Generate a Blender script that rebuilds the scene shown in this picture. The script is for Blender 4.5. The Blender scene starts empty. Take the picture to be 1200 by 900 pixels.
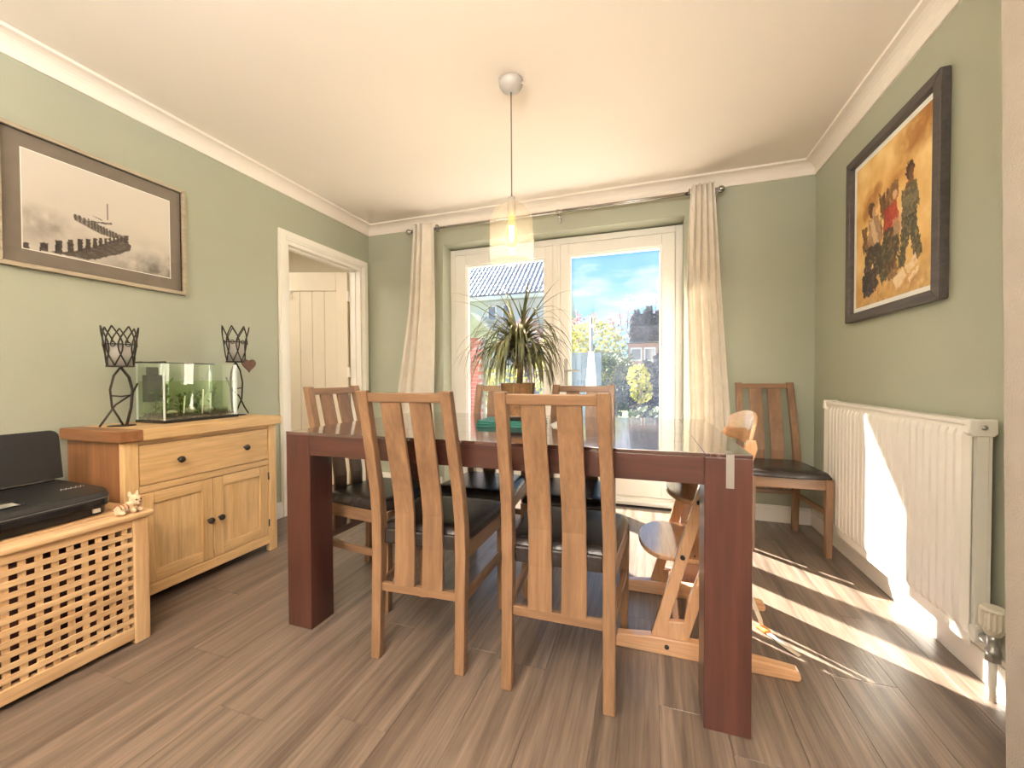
import bpy, bmesh, math, random
from mathutils import Vector, Matrix
import numpy as np
R_ = math.radians
PI = math.pi
S = bpy.context.scene
C = S.collection
random.seed(7)

# ------------------------------------------------------------------ camera, world, sun, lights, exposure
def setup():
    cam = bpy.data.cameras.new('camera'); co = bpy.data.objects.new('camera', cam); C.objects.link(co)
    yaw, pitch, roll, f = .3256, -.0172, -.0041, 470.9
    cy, sy, cp, sp, cr, sr = math.cos(yaw), math.sin(yaw), math.cos(pitch), math.sin(pitch), math.cos(roll), math.sin(roll)
    fw = Vector((-sy, cy, 0)); rt = Vector((cy, sy, 0)); up = Vector((0, 0, 1))
    f2 = fw*cp + up*sp; u2 = up*cp - fw*sp
    r3 = rt*cr + u2*sr; u3 = u2*cr - rt*sr
    m = Matrix((r3, u3, -f2)).transposed().to_4x4(); m.translation = (0, 0, 1.0)
    co.matrix_world = m
    cam.sensor_width = 36; cam.sensor_fit = 'HORIZONTAL'; cam.lens = 36*f/1200; cam.clip_start = .03; cam.clip_end = 200
    S.camera = co
    S.view_settings.view_transform = 'Standard'; S.view_settings.look = 'None'
    S.view_settings.gamma = 1; S.view_settings.use_curve_mapping = False
    S.view_settings.exposure = 1.2
    S.cycles.max_bounces = 10; S.cycles.diffuse_bounces = 6; S.cycles.glossy_bounces = 4
    S.cycles.transmission_bounces = 8; S.cycles.transparent_max_bounces = 16
    S.cycles.caustics_reflective = False; S.cycles.caustics_refractive = False
    S.cycles.sample_clamp_indirect = 6; S.cycles.use_denoising = True
    # sky: blue gradient with drifting white cloud
    w = bpy.data.worlds.new('sky'); S.world = w; w.use_nodes = True
    nt = w.node_tree; nt.nodes.clear(); N = nt.nodes.new; Lk = nt.links.new
    tc = N('ShaderNodeTexCoord'); sep = N('ShaderNodeSeparateXYZ'); Lk(tc.outputs['Generated'], sep.inputs[0])
    rp = N('ShaderNodeValToRGB'); Lk(sep.outputs['Z'], rp.inputs[0])
    e = rp.color_ramp.elements; e[0].position = 0; e[0].color = (.48, .78, 1, 1); e[1].position = .55; e[1].color = (.10, .38, .85, 1)
    e2 = e.new(.2); e2.color = (.30, .68, .98, 1)
    mp = N('ShaderNodeMapping'); Lk(tc.outputs['Generated'], mp.inputs[0]); mp.inputs['Scale'].default_value = (2.2, 2.2, 6.5); mp.inputs['Location'].default_value = SKY_OFF
    ns = N('ShaderNodeTexNoise'); Lk(mp.outputs[0], ns.inputs[0]); ns.inputs['Scale'].default_value = 1.7; ns.inputs['Detail'].default_value = 7; ns.inputs['Roughness'].default_value = .55
    cr2 = N('ShaderNodeValToRGB'); Lk(ns.outputs[0], cr2.inputs[0]); c = cr2.color_ramp.elements
    c[0].position = .50; c[0].color = (0, 0, 0, 1); c[1].position = .68; c[1].color = (1, 1, 1, 1)
    mx = N('ShaderNodeMix'); mx.data_type = 'RGBA'; Lk(cr2.outputs[0], mx.inputs['Factor']); Lk(rp.outputs[0], mx.inputs['A']); mx.inputs['B'].default_value = (1, 1, 1, 1)
    bg = N('ShaderNodeBackground'); Lk(mx.outputs['Result'], bg.inputs[0]); bg.inputs[1].default_value = SKY_STRENGTH
    out = N('ShaderNodeOutputWorld'); Lk(bg.outputs[0], out.inputs[0])
    # sun: low, through the patio doors, towards the right-hand wall
    sl = bpy.data.lights.new('sun', 'SUN'); so = bpy.data.objects.new('sun', sl); C.objects.link(so)
    sl.energy = SUN; sl.color = (1, .91, .78); sl.angle = R_(.6)
    d = Vector((1.15, -1, -1.12)); so.rotation_euler = d.to_track_quat('-Z', 'Y').to_euler(); so.location = (-3, 8, 6)
    def area(name, loc, rot, sx, sy_, power, col):
        l = bpy.data.lights.new(name, 'AREA'); o = bpy.data.objects.new(name, l); C.objects.link(o)
        l.shape = 'RECTANGLE'; l.size = sx; l.size_y = sy_; l.energy = power; l.color = col
        o.location = loc; o.rotation_euler = rot; return o
    # added fill lamps, unseen: one behind the camera, one thrown up at the ceiling
    area('rear_fill_light', (-.3, -2.9, 1.45), (R_(90), 0, 0), 2.6, 1.4, REAR_FILL, (1, .97, .90))
    area('ceiling_fill_light', (-.5, -1.1, 1.75), (R_(180), 0, 0), 1.2, .5, CEILING_FILL, (1, .96, .92))
    area('hall_fill_light', (-3.5, 1.9, 2.36), (0, 0, 0), .9, .9, 10, (1, .91, .80))  # added fill lamp, unseen, to brighten the hall
SKY_OFF = (.35, .2, .0)
SKY_STRENGTH = .52
SUN = 24.0
REAR_FILL = 12
CEILING_FILL = 158
PENDANT = 5.5
setup()

# ------------------------------------------------------------------ materials
def srgb(r, g, b):
    f = lambda v: (v/255/12.92) if v/255 <= .04045 else ((v/255+.055)/1.055)**2.4
    return (f(r), f(g), f(b), 1)
def base(name):
    m = bpy.data.materials.new(name); m.use_nodes = True; nt = m.node_tree
    return m, nt, nt.nodes['Principled BSDF'], nt.nodes.new, nt.links.new
def plain(name, col, rough=.5, metal=0, var=.06, scale=8, bump=0, bscale=60, spec=.5, coat=0):
    m, nt, P, N, Lk = base(name)
    tc = N('ShaderNodeTexCoord'); n = N('ShaderNodeTexNoise'); Lk(tc.outputs['Object'], n.inputs[0])
    n.inputs['Scale'].default_value = scale; n.inputs['Detail'].default_value = 5
    r = N('ShaderNodeValToRGB'); Lk(n.outputs[0], r.inputs[0])
    a = r.color_ramp.elements; a[0].position = .3; a[1].position = .7
    a[0].color = tuple(c*(1-var) for c in col[:3])+(1,); a[1].color = tuple(min(1, c*(1+var)) for c in col[:3])+(1,)
    Lk(r.outputs[0], P.inputs['Base Color'])
    P.inputs['Roughness'].default_value = rough; P.inputs['Metallic'].default_value = metal
    P.inputs['Specular IOR Level'].default_value = spec; P.inputs['Coat Weight'].default_value = coat
    if bump:
        n2 = N('ShaderNodeTexNoise'); Lk(tc.outputs['Object'], n2.inputs[0]); n2.inputs['Scale'].default_value = bscale; n2.inputs['Detail'].default_value = 3
        b = N('ShaderNodeBump'); b.inputs['Strength'].default_value = bump; b.inputs['Distance'].default_value = .004
        Lk(n2.outputs[0], b.inputs['Height']); Lk(b.outputs[0], P.inputs['Normal'])
    return m
def wood(name, c1, c2, axis='z', rough=.4, scale=22, stretch=.06, coat=0, bump=.12, fine=(.86, 1.08), rnd=.12):
    m, nt, P, N, Lk = base(name)
    tc = N('ShaderNodeTexCoord'); mp = N('ShaderNodeMapping'); oi = N('ShaderNodeObjectInfo')
    ad = N('ShaderNodeVectorMath'); ad.operation = 'ADD'
    sc = N('ShaderNodeVectorMath'); sc.operation = 'SCALE'; sc.inputs[0].default_value = (13.1, 7.7, 5.3); Lk(oi.outputs['Random'], sc.inputs['Scale'])
    Lk(tc.outputs['Object'], ad.inputs[0]); Lk(sc.outputs[0], ad.inputs[1]); Lk(ad.outputs[0], mp.inputs[0])
    s = [1, 1, 1]; s['xyz'.index(axis)] = stretch; mp.inputs['Scale'].default_value = s
    n = N('ShaderNodeTexNoise'); Lk(mp.outputs[0], n.inputs[0]); n.inputs['Scale'].default_value = scale; n.inputs['Detail'].default_value = 8; n.inputs['Roughness'].default_value = .6; n.inputs['Distortion'].default_value = .6
    r = N('ShaderNodeValToRGB'); Lk(n.outputs[0], r.inputs[0]); a = r.color_ramp.elements
    a[0].position = .32; a[0].color = c1; a[1].position = .68; a[1].color = c2
    n3 = N('ShaderNodeTexNoise'); Lk(mp.outputs[0], n3.inputs[0]); n3.inputs['Scale'].default_value = scale*7; n3.inputs['Detail'].default_value = 2
    hs = N('ShaderNodeHueSaturation'); Lk(r.outputs[0], hs.inputs['Color'])
    mr = N('ShaderNodeMapRange'); Lk(oi.outputs['Random'], mr.inputs[0]); mr.inputs['To Min'].default_value = 1-rnd; mr.inputs['To Max'].default_value = 1+rnd
    m3 = N('ShaderNodeMapRange'); Lk(n3.outputs[0], m3.inputs[0]); m3.inputs['From Min'].default_value = .3; m3.inputs['From Max'].default_value = .7; m3.inputs['To Min'].default_value = fine[0]; m3.inputs['To Max'].default_value = fine[1]
    mu = N('ShaderNodeMath'); mu.operation = 'MULTIPLY'; Lk(mr.outputs[0], mu.inputs[0]); Lk(m3.outputs[0], mu.inputs[1])
    Lk(mu.outputs[0], hs.inputs['Value']); Lk(hs.outputs[0], P.inputs['Base Color'])
    P.inputs['Roughness'].default_value = rough; P.inputs['Coat Weight'].default_value = coat; P.inputs['Coat Roughness'].default_value = .07; P.inputs['Coat IOR'].default_value = 1.7
    b = N('ShaderNodeBump'); b.inputs['Strength'].default_value = bump; b.inputs['Distance'].default_value = .002
    Lk(n3.outputs[0], b.inputs['Height']); Lk(b.outputs[0], P.inputs['Normal'])
    return m
def woods(name, *a, **k): return {x: wood(name+'_'+x, *a, axis=x, **k) for x in 'xyz'}
def glassy(name, tint=(1, 1, 1, 1), haze=.0, hazecol=(1, 1, 1, 1), ior=1.45, refl=1.0, rough=.0, noise=0, nscale=6, rng=None):
    """clear pane: see-through with Fresnel reflection and a thin film that scatters light"""
    m, nt, P, N, Lk = base(name); nt.nodes.remove(P); out = nt.nodes['Material Output']
    t = N('ShaderNodeBsdfTransparent'); t.inputs[0].default_value = tint
    g = N('ShaderNodeBsdfGlossy'); g.inputs['Roughness'].default_value = rough; g.inputs[0].default_value = (refl, refl, refl, 1)
    fr = N('ShaderNodeFresnel'); fr.inputs[0].default_value = ior
    ge = N('ShaderNodeNewGeometry'); inv = N('ShaderNodeMath'); inv.operation = 'SUBTRACT'; inv.inputs[0].default_value = 1; Lk(ge.outputs['Backfacing'], inv.inputs[1])
    mf = N('ShaderNodeMath'); mf.operation = 'MULTIPLY'; Lk(fr.outputs[0], mf.inputs[0]); Lk(inv.outputs[0], mf.inputs[1])   # reflect on the way in only
    mx = N('ShaderNodeMixShader'); Lk(mf.outputs[0], mx.inputs[0]); Lk(t.outputs[0], mx.inputs[1]); Lk(g.outputs[0], mx.inputs[2])
    last = mx
    if haze:
        tr = N('ShaderNodeBsdfTranslucent'); tr.inputs[0].default_value = hazecol
        df = N('ShaderNodeBsdfDiffuse'); df.inputs[0].default_value = hazecol
        m2 = N('ShaderNodeMixShader'); m2.inputs[0].default_value = .3; Lk(tr.outputs[0], m2.inputs[1]); Lk(df.outputs[0], m2.inputs[2])
        m3 = N('ShaderNodeMixShader'); m3.inputs[0].default_value = haze
        if noise:
            tc = N('ShaderNodeTexCoord'); n = N('ShaderNodeTexNoise'); Lk(tc.outputs['Object'], n.inputs[0]); n.inputs['Scale'].default_value = nscale; n.inputs['Detail'].default_value = 6
            mr = N('ShaderNodeMapRange'); Lk(n.outputs[0], mr.inputs[0]); mr.inputs['From Min'].default_value = .35; mr.inputs['From Max'].default_value = .7
            mr.inputs['To Min'].default_value = max(0, haze*(1-noise)); mr.inputs['To Max'].default_value = min(1, haze*(1+noise))
            if rng:
                for i_, k_ in enumerate(('From Min', 'From Max', 'To Min', 'To Max')): mr.inputs[k_].default_value = rng[i_]
            Lk(mr.outputs[0], m3.inputs[0])
        Lk(last.outputs[0], m3.inputs[1]); Lk(m2.outputs[0], m3.inputs[2]); last = m3
    Lk(last.outputs[0], out.inputs[0])
    return m
def glowglass(name):
    m, nt, P, N, Lk = base(name); nt.nodes.remove(P); out = nt.nodes['Material Output']
    t = N('ShaderNodeBsdfTransparent'); t.inputs[0].default_value = (1, .84, .58, 1)
    e = N('ShaderNodeEmission'); e.inputs[0].default_value = (1, .50, .13, 1); e.inputs[1].default_value = .75
    mx = N('ShaderNodeMixShader'); mx.inputs[0].default_value = .42; Lk(t.outputs[0], mx.inputs[1]); Lk(e.outputs[0], mx.inputs[2]); Lk(mx.outputs[0], out.inputs[0])
    return m
def leafmat(name, c1, c2, transl=.35, rough=.5, scale=3):
    m, nt, P, N, Lk = base(name); out = nt.nodes['Material Output']
    tc = N('ShaderNodeTexCoord'); n = N('ShaderNodeTexNoise'); Lk(tc.outputs['Object'], n.inputs[0]); n.inputs['Scale'].default_value = scale; n.inputs['Detail'].default_value = 6
    r = N('ShaderNodeValToRGB'); Lk(n.outputs[0], r.inputs[0]); a = r.color_ramp.elements; a[0].position = .35; a[0].color = c1; a[1].position = .65; a[1].color = c2
    Lk(r.outputs[0], P.inputs['Base Color']); P.inputs['Roughness'].default_value = rough
    tr = N('ShaderNodeBsdfTranslucent'); Lk(r.outputs[0], tr.inputs[0])
    mx = N('ShaderNodeMixShader'); mx.inputs[0].default_value = transl; Lk(P.outputs[0], mx.inputs[1]); Lk(tr.outputs[0], mx.inputs[2]); Lk(mx.outputs[0], out.inputs[0])
    return m
def emit(name, col, s):
    m, nt, P, N, Lk = base(name); P.inputs['Base Color'].default_value = col; P.inputs['Emission Color'].default_value = col; P.inputs['Emission Strength'].default_value = s
    return m
def printmat(name, rough=.45):
    m, nt, P, N, Lk = base(name); a = N('ShaderNodeVertexColor'); a.layer_name = 'print'; Lk(a.outputs[0], P.inputs['Base Color']); P.inputs['Roughness'].default_value = rough
    return m

M = {}
M['wall'] = plain('sage_wall_paint', (.40, .42, .325), .45, var=.03, scale=2, bump=.25, bscale=180)
M['ceiling'] = plain('cream_ceiling_paint', (.86, .79, .71), .8, var=.015, scale=1.5, bump=.08, bscale=90)
M['nib'] = plain('cream_stippled_wall_paint', (.46, .41, .35), .5, var=.05, scale=9, bump=.5, bscale=220)
M['kitchen'] = plain('kitchen_wall_paint', (.72, .66, .54), .7, var=.02)
M['trim'] = plain('cream_gloss_paint', (.89, .86, .80), .38, var=.02, scale=4)
M['white'] = plain('white_plastic', (.84, .82, .78), .28, var=.015, scale=5)
M['doorpaint'] = plain('cream_door_paint', (.82, .74, .60), .4, var=.02, scale=5)
M['rad'] = plain('white_radiator_enamel', (.88, .86, .80), .3, var=.01, scale=5)
M['trv'] = plain('ivory_valve_plastic', (.72, .68, .55), .35, var=.03)
M['curtain'] = leafmat('cream_curtain_cloth', (.84, .78, .68, 1), (.89, .84, .75, 1), .16, .9, 14)
M['chrome'] = plain('brushed_nickel', (.42, .40, .38), .25, 1, var=.05)
M['steel'] = plain('dull_steel', (.40, .39, .36), .4, .8, var=.06)
M['black'] = plain('black_textured_plastic', (.012, .011, .011), .34, var=.2, scale=300, bump=.2, bscale=500)
M['gloss_black'] = plain('glossy_black_plastic', (.012, .012, .014), .12, var=.1)
M['charcoal'] = plain('charcoal_lid_plastic', (.018, .017, .017), .40, var=.25, scale=250, bump=.25, bscale=420)
M['screen'] = plain('grey_screen_glass', (.36, .34, .28), .2, var=.1, scale=40)
M['iron'] = plain('wrought_iron', (.035, .027, .022), .5, .5, var=.3, scale=40)
M['rust'] = plain('rusty_brown_metal', (.15, .075, .05), .6, .2, var=.3, scale=30)
M['candle_glass'] = glassy('frosted_candle_glass', haze=.65, hazecol=(.88, .87, .85, 1))
M['leather'] = plain('dark_brown_leather', (.026, .020, .018), .24, var=.25, scale=25, bump=.35, bscale=160)
M['oak'] = woods('light_oak', srgb(206, 166, 112), srgb(230, 194, 142), rough=.42, scale=16)
M['oak_end_shaded'] = woods('end_block_shaded_oak', srgb(118, 76, 44), srgb(146, 98, 60), rough=.45, scale=16)  # end block's own dark tone, also used for the shaded left side
M['chair'] = woods('chair_oak', srgb(114, 85, 61), srgb(142, 109, 80), rough=.42, scale=18, rnd=.05)
M['beech'] = woods('beech', srgb(206, 158, 116), srgb(222, 176, 134), rough=.14, coat=.6, scale=20, rnd=.04)
M['hamper'] = woods('acacia', srgb(198, 160, 116), srgb(222, 187, 142), rough=.5, scale=14, rnd=.10)
M['mahogany'] = woods('dark_mahogany', srgb(56, 31, 26), srgb(84, 48, 39), rough=.32, scale=12, coat=.15, bump=.02, rnd=.06)
M['table_top'] = woods('polished_mahogany', srgb(56, 31, 26), srgb(84, 48, 39), rough=.16, scale=12, coat=1, bump=.0, rnd=.06)
M['floor'] = wood('brown_plank', srgb(80, 68, 58), srgb(130, 113, 98), axis='y', rough=.32, scale=24, stretch=.04, bump=.35, rnd=.035, fine=(.76, 1.12))
M['liner'] = plain('dark_maroon_lining', (.11, .04, .034), .9, var=.7, scale=9)
M['frame_silver'] = wood('pale_silvered_wood', srgb(160, 147, 126), srgb(186, 173, 150), axis='y', rough=.4, scale=30, rnd=.03)
M['frame_dark'] = wood('dark_stained_frame', srgb(70, 64, 62), srgb(90, 83, 80), axis='y', rough=.5, scale=40, rnd=.03)
M['mat_grey'] = plain('grey_mount_card', srgb(124, 113, 100), .6, var=.06, scale=20)
M['mat_white'] = plain('white_mount_card', (.93, .92, .89), .7, var=.01)
M['picglass'] = glassy('picture_glass', refl=.9)
M['print'] = printmat('printed_paper', .55)
M['pane'] = glassy('flare_haze_window_glass', tint=(.97, .98, 1, 1), haze=.019, hazecol=(.55, .66, 1.0, 1), noise=.5, nscale=5)  # bluish flare haze put into the panes as a scattering film
M['tank'] = glassy('aquarium_glass', ior=1.9, tint=(.97, 1, .97, 1), haze=.008, hazecol=(.8, .9, .8, 1))
M['water'] = glassy('greenish_aquarium_water', tint=(.86, .93, .78, 1), haze=.03, hazecol=(.45, .60, .22, 1))
M['shade'] = glassy('seeded_glass', tint=(.99, .98, .96, 1), haze=.02, hazecol=(.95, .93, .90, 1), noise=1.0, nscale=150, rng=(.47, .66, .012, .05))
M['filament'] = emit('hot_filament', (1, .80, .45, 1), 30)
M['rose'] = plain('grey_ceiling_rose', (.52, .49, .45), .3, var=.02)
M['cord'] = plain('brown_fabric_cord', (.20, .16, .13), .8, var=.2, scale=200)
M['teal'] = plain('teal_book_cloth', srgb(24, 106, 94), .5, var=.08)
M['page'] = plain('cream_paper', (.78, .74, .66), .8, var=.05, scale=30)
M['darktray'] = plain('dark_brown_tray', (.06, .05, .045), .5, var=.15)
M['basket'] = plain('woven_seagrass', srgb(130, 94, 58), .8, var=.25, scale=90, bump=.5, bscale=160)
M['soil'] = plain('potting_soil', (.04, .028, .02), .95, var=.4, scale=80)
M['frond'] = leafmat('variegated_leaf', srgb(66, 68, 42), srgb(140, 140, 92), .3, .35, 14)
M['stem'] = plain('plant_cane', srgb(120, 100, 66), .8, var=.2, scale=40)
M['plush'] = plain('cream_toy_fur', srgb(206, 178, 146), .9, var=.22, scale=70, bump=.5, bscale=300)
M['plush_brown'] = plain('brown_toy_marking', srgb(150, 100, 64), .9, var=.2, scale=60)
M['eye'] = plain('black_toy_eye', (.01, .01, .01), .15)
M['webbing'] = plain('cream_webbing', (.70, .62, .48), .8, var=.06, scale=60)
M['orange'] = plain('orange_buckle', srgb(224, 138, 62), .4, var=.05)
M['bolt'] = plain('black_bolt', (.02, .02, .02), .35, .5)
M['gravel'] = plain('dark_gravel', (.16, .13, .10), .9, var=.6, scale=60)
M['stone'] = plain('pale_stone', (.42, .38, .32), .8, var=.3, scale=30)
M['weed'] = leafmat('green_water_weed', srgb(70, 92, 26), srgb(120, 142, 52), .4, .5, 20)
M['filter'] = plain('black_filter_plastic', (.02, .022, .02), .4)
# garden
M['paving'] = plain('pale_patio_paving', (.50, .46, .40), .8, var=.12, scale=6, bump=.2)
M['lawn'] = leafmat('lawn_grass', srgb(96, 118, 50), srgb(140, 156, 78), .1, .8, 9)
M['render'] = plain('pale_house_render', (.62, .62, .66), .85, var=.05, scale=2)
M['tile'] = plain('grey_roof_tile', (.42, .40, .43), .42, var=.2, scale=5)
M['tile_sunlit'] = plain('sunlit_roof_tile', (.58, .52, .34), .6, var=.12, scale=5)  # warmer, brighter tile colour stands in for sunlight on the lower roof
M['brick'] = plain('red_garden_brick', srgb(178, 96, 68), .85, var=.18, scale=5, bump=.3)
M['mortar'] = plain('wall_mortar', srgb(170, 150, 132), .9)
M['fencewood'] = wood('weathered_fence_board', srgb(92, 86, 84), srgb(128, 118, 110), axis='z', rough=.85, scale=8)
M['shedwood'] = wood('pinkish_shed_board', srgb(186, 130, 108), srgb(214, 160, 136), axis='x', rough=.8, scale=6)
M['bluewood'] = wood('blue_grey_painted_board', srgb(92, 110, 128), srgb(120, 138, 154), axis='z', rough=.7, scale=6)
M['canvas'] = plain('white_parasol_canvas', (.80, .78, .80), .8, var=.05)
M['bark'] = plain('grey_bark', (.10, .075, .055), .9, var=.3, scale=20, bump=.5)
M['hedge'] = leafmat('yellow_green_foliage', srgb(132, 136, 40), srgb(190, 182, 84), .3, .6, 2)
M['shrub'] = leafmat('mid_green_foliage', srgb(62, 80, 52), srgb(98, 114, 78), .15, .6, 2)
M['conifer'] = leafmat('dark_conifer_foliage', srgb(26, 40, 44), srgb(46, 62, 62), .0, .8, 2)
M['blossom'] = leafmat('pink_white_blossom', srgb(150, 102, 96), srgb(210, 176, 168), .15, .7, 5)
M['winpane'] = plain('dark_window_glass', (.10, .12, .16), .06, spec=.8)

# ------------------------------------------------------------------ mesh helpers
class MB:
    def __init__(s): s.v = []; s.f = []; s.sm = []
    def add(s, vs, fs, smooth=False):
        o = len(s.v); s.v += [tuple(v) for v in vs]; s.f += [tuple(i+o for i in f) for f in fs]; s.sm += [smooth]*len(fs); return s
    def box(s, x0, x1, y0, y1, z0, z1):
        vs = [(x, y, z) for z in (z0, z1) for y in (y0, y1) for x in (x0, x1)]
        return s.add(vs, [(0, 2, 3, 1), (4, 5, 7, 6), (0, 1, 5, 4), (2, 6, 7, 3), (0, 4, 6, 2), (1, 3, 7, 5)])
    def hexa(s, a, b):
        """a, b: two quads (lists of 4 points), joined"""
        vs = list(a)+list(b)
        return s.add(vs, [(3, 2, 1, 0), (4, 5, 6, 7), (0, 1, 5, 4), (1, 2, 6, 5), (2, 3, 7, 6), (3, 0, 4, 7)])
    def loft(s, rings, smooth=False, cap=True, closed=False):
        n = len(rings[0]); vs = [p for r in rings for p in r]; fs = []
        m = len(rings)
        for i in range(m if closed else m-1):
            j = (i+1) % m
            for k in range(n):
                q = (k+1) % n; fs.append((i*n+k, i*n+q, j*n+q, j*n+k))
        if cap and not closed: fs += [tuple(reversed(range(n))), tuple((m-1)*n+k for k in range(n))]
        return s.add(vs, fs, smooth)
    def tube(s, pts, r, n=8, closed=False, smooth=True):
        pts = [Vector(p) for p in pts]; m = len(pts); rr = r if isinstance(r, (list, tuple)) else [r]*m
        rings = []; up = Vector((0, 0, 1)); prev = None
        for i, p in enumerate(pts):
            a = pts[i-1] if (i > 0 or closed) else p; b = pts[(i+1) % m] if (i < m-1 or closed) else p
            t = (b-a).normalized() if (b-a).length > 1e-9 else Vector((0, 0, 1))
            if prev is None:
                u = t.cross(up); u = u.normalized() if u.length > 1e-4 else Vector((1, 0, 0))
            else:
                u = prev - t*prev.dot(t); u = u.normalized() if u.length > 1e-6 else Vector((1, 0, 0))
            w = t.cross(u); prev = u
            rings.append([p + (u*math.cos(2*PI*k/n)+w*math.sin(2*PI*k/n))*rr[i] for k in range(n)])
        return s.loft(rings, smooth, True, closed)
    def lathe(s, prof, cx=0, cy=0, n=24, smooth=True, cap=True):
        rings = [[(cx+r*math.cos(2*PI*k/n), cy+r*math.sin(2*PI*k/n), z) for k in range(n)] for r, z in prof]
        return s.loft(rings, smooth, cap)
    def prism(s, poly, axis, a, b):
        """polygon in the two other axes, extruded along axis from a to b"""
        def P(u, v, w): return {'x': (w, u, v), 'y': (u, w, v), 'z': (u, v, w)}[axis]
        n = len(poly); vs = [P(u, v, a) for u, v in poly]+[P(u, v, b) for u, v in poly]
        fs = [tuple(range(n)), tuple(reversed(range(n, 2*n)))]+[(k, k+n, (k+1) % n+n, (k+1) % n) for k in range(n)]
        return s.add(vs, fs)
    def ball(s, c, r, n=10, smooth=True):
        rx, ry, rz = r if isinstance(r, (tuple, list)) else (r, r, r)
        rings = []
        for i in range(n+1):
            t = PI*i/n; q = max(math.sin(t), 1e-3)
            rings.append([(c[0]+rx*q*math.cos(2*PI*k/(2*n)), c[1]+ry*q*math.sin(2*PI*k/(2*n)), c[2]-rz*math.cos(t)) for k in range(2*n)])
        return s.loft(rings, smooth)
    def mesh(s, name):
        me = bpy.data.meshes.new(name); me.from_pydata(s.v, [], s.f)
        me.polygons.foreach_set('use_smooth', s.sm); me.update()
        bm = bmesh.new(); bm.from_mesh(me); bmesh.ops.recalc_face_normals(bm, faces=bm.faces); bm.to_mesh(me); bm.free()
        return me
    def build(s, name, mat, parent=None, bevel=0, seg=2, label=None, loc=None):
        o = bpy.data.objects.new(name, s.mesh(name)); C.objects.link(o)
        if mat: o.data.materials.append(mat)
        if parent: o.parent = parent
        if loc: o.location = loc
        if bevel:
            b = o.modifiers.new('bevel', 'BEVEL'); b.width = bevel; b.segments = seg; b.limit_method = 'ANGLE'; b.angle_limit = R_(40); b.harden_normals = False
        if label: o['label'] = label
        return o
def box(name, mat, parent, x0, x1, y0, y1, z0, z1, bevel=.003, **k):
    return MB().box(x0, x1, y0, y1, z0, z1).build(name, mat, parent, bevel=bevel, **k)
def tag(o, label, cat, group=None):
    o['label'] = label; o['category'] = cat
    if group: o['group'] = group
    return o
def thing(name, label, cat, loc=(0, 0, 0), rz=0, group=None):
    o = bpy.data.objects.new(name, None); C.objects.link(o); o.location = loc; o.rotation_euler = (0, 0, rz)
    o.empty_display_size = .1
    return tag(o, label, cat, group)
def struct(o, label=None):
    o['kind'] = 'structure'
    if label: o['label'] = label
    return o
def dup(root, loc, rz=0, label=None, group=None):
    def cp(o, par):
        c = o.copy(); C.objects.link(c)
        if par: c.parent = par
        for ch in kids.get(o.name, []): cp(ch, c)
        return c
    kids = {}
    for o in list(C.objects):
        if o.parent: kids.setdefault(o.parent.name, []).append(o)
    r = cp(root, None); r.location = loc; r.rotation_euler = (0, 0, rz)
    if label: r['label'] = label
    if group: r['group'] = group
    return r

# ------------------------------------------------------------------ the setting
XL, XR, YB, ZC = -2.494, 1.0527, 3.179, 2.41
# floor: sub-base and planks running towards the window
fl = MB().box(XL-1.9, 2.4, -3.1, YB+.27, -.06, -.012).build('floor', plain('floor_underlay', (.05, .04, .035), .9)); struct(fl, 'brown wood plank floor')
pw = .182
x = XL - .02; col = 0
while x < 1.16:
    y = .2 - random.random()*1.1
    while y < YB-.001:
        y1 = min(y + 1.22, YB+.0)
        x1 = min(x+pw-.0008, XR+.03)
        if y1 > .25 and y1 - y > .02 and x1 - x > .02:
            MB().box(x, x1, y+.0004, y1-.0004, -.012, 0).build('plank', M['floor'], fl, bevel=.0006, seg=1)
        y += 1.22
    x += pw; col += 1
rest = MB()
rest.box(-2.5, 2.4, -3.1, -.9, -.012, -.0002)
rest.build('kitchen_floor_sheet', M['floor'], fl)
hallf = MB().box(-4.3, XL-.022, 1.2, 3.45, -.012, 0).build('hall_floor_sheet', M['floor'], fl)

ce = MB().box(XL-1.9, 2.4, -3.1, YB+.27, ZC, ZC+.05).build('ceiling', M['ceiling']); struct(ce, 'cream painted ceiling')
# left wall with doorway (opening y 2.25..3.075, z 0..2.0)
DY0, DY1, DZ = 2.252, 3.078, 2.005
wl = MB().box(XL-.11, XL, -3.05, DY0, 0, ZC).box(XL-.11, XL, DY1, YB, 0, ZC).box(XL-.11, XL, DY0, DY1, DZ, ZC).build('wall_left', M['wall']); struct(wl, 'sage green wall with the open doorway')
# back wall with patio door opening
OX0, OX1, OZ = -1.712, .252, 2.165
wb = MB().box(XL-.11, OX0, YB, YB+.27, 0, ZC).box(OX1, XR+.12, YB, YB+.27, 0, ZC).box(OX0, OX1, YB, YB+.27, OZ, ZC).build('wall_back', M['wall']); struct(wb, 'sage green wall around the patio doors')
wr = MB().box(XR, XR+.12, 1.08, YB, 0, ZC).build('wall_right', M['wall']); struct(wr, 'sage green wall behind the radiator')
nb = MB().hexa([(.798, 1.08, 0), (1.30, 1.08, 0), (1.30, 1.25, 0), (.798, 1.25, 0)], [(.756, 1.08, ZC), (1.30, 1.08, ZC), (1.30, 1.25, ZC), (.756, 1.25, ZC)])
nb.v = [(min(a, XR) if a > 1 else a, b, c) for a, b, c in nb.v]
nb = nb.build('wall_nib', M['nib'], bevel=.006); struct(nb, 'cream stippled end of the partition wall at the right edge')
wk = MB().box(2.3, 2.4, -3.1, 1.2, 0, ZC).box(XR+.121, 2.4, 1.08, 1.2, 0, ZC).build('wall_kitchen_right', M['kitchen']); struct(wk)
wf = MB().box(XL-.11, 2.4, -3.15, -3.05, 0, ZC).build('wall_front', M['kitchen']); struct(wf)
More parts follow.
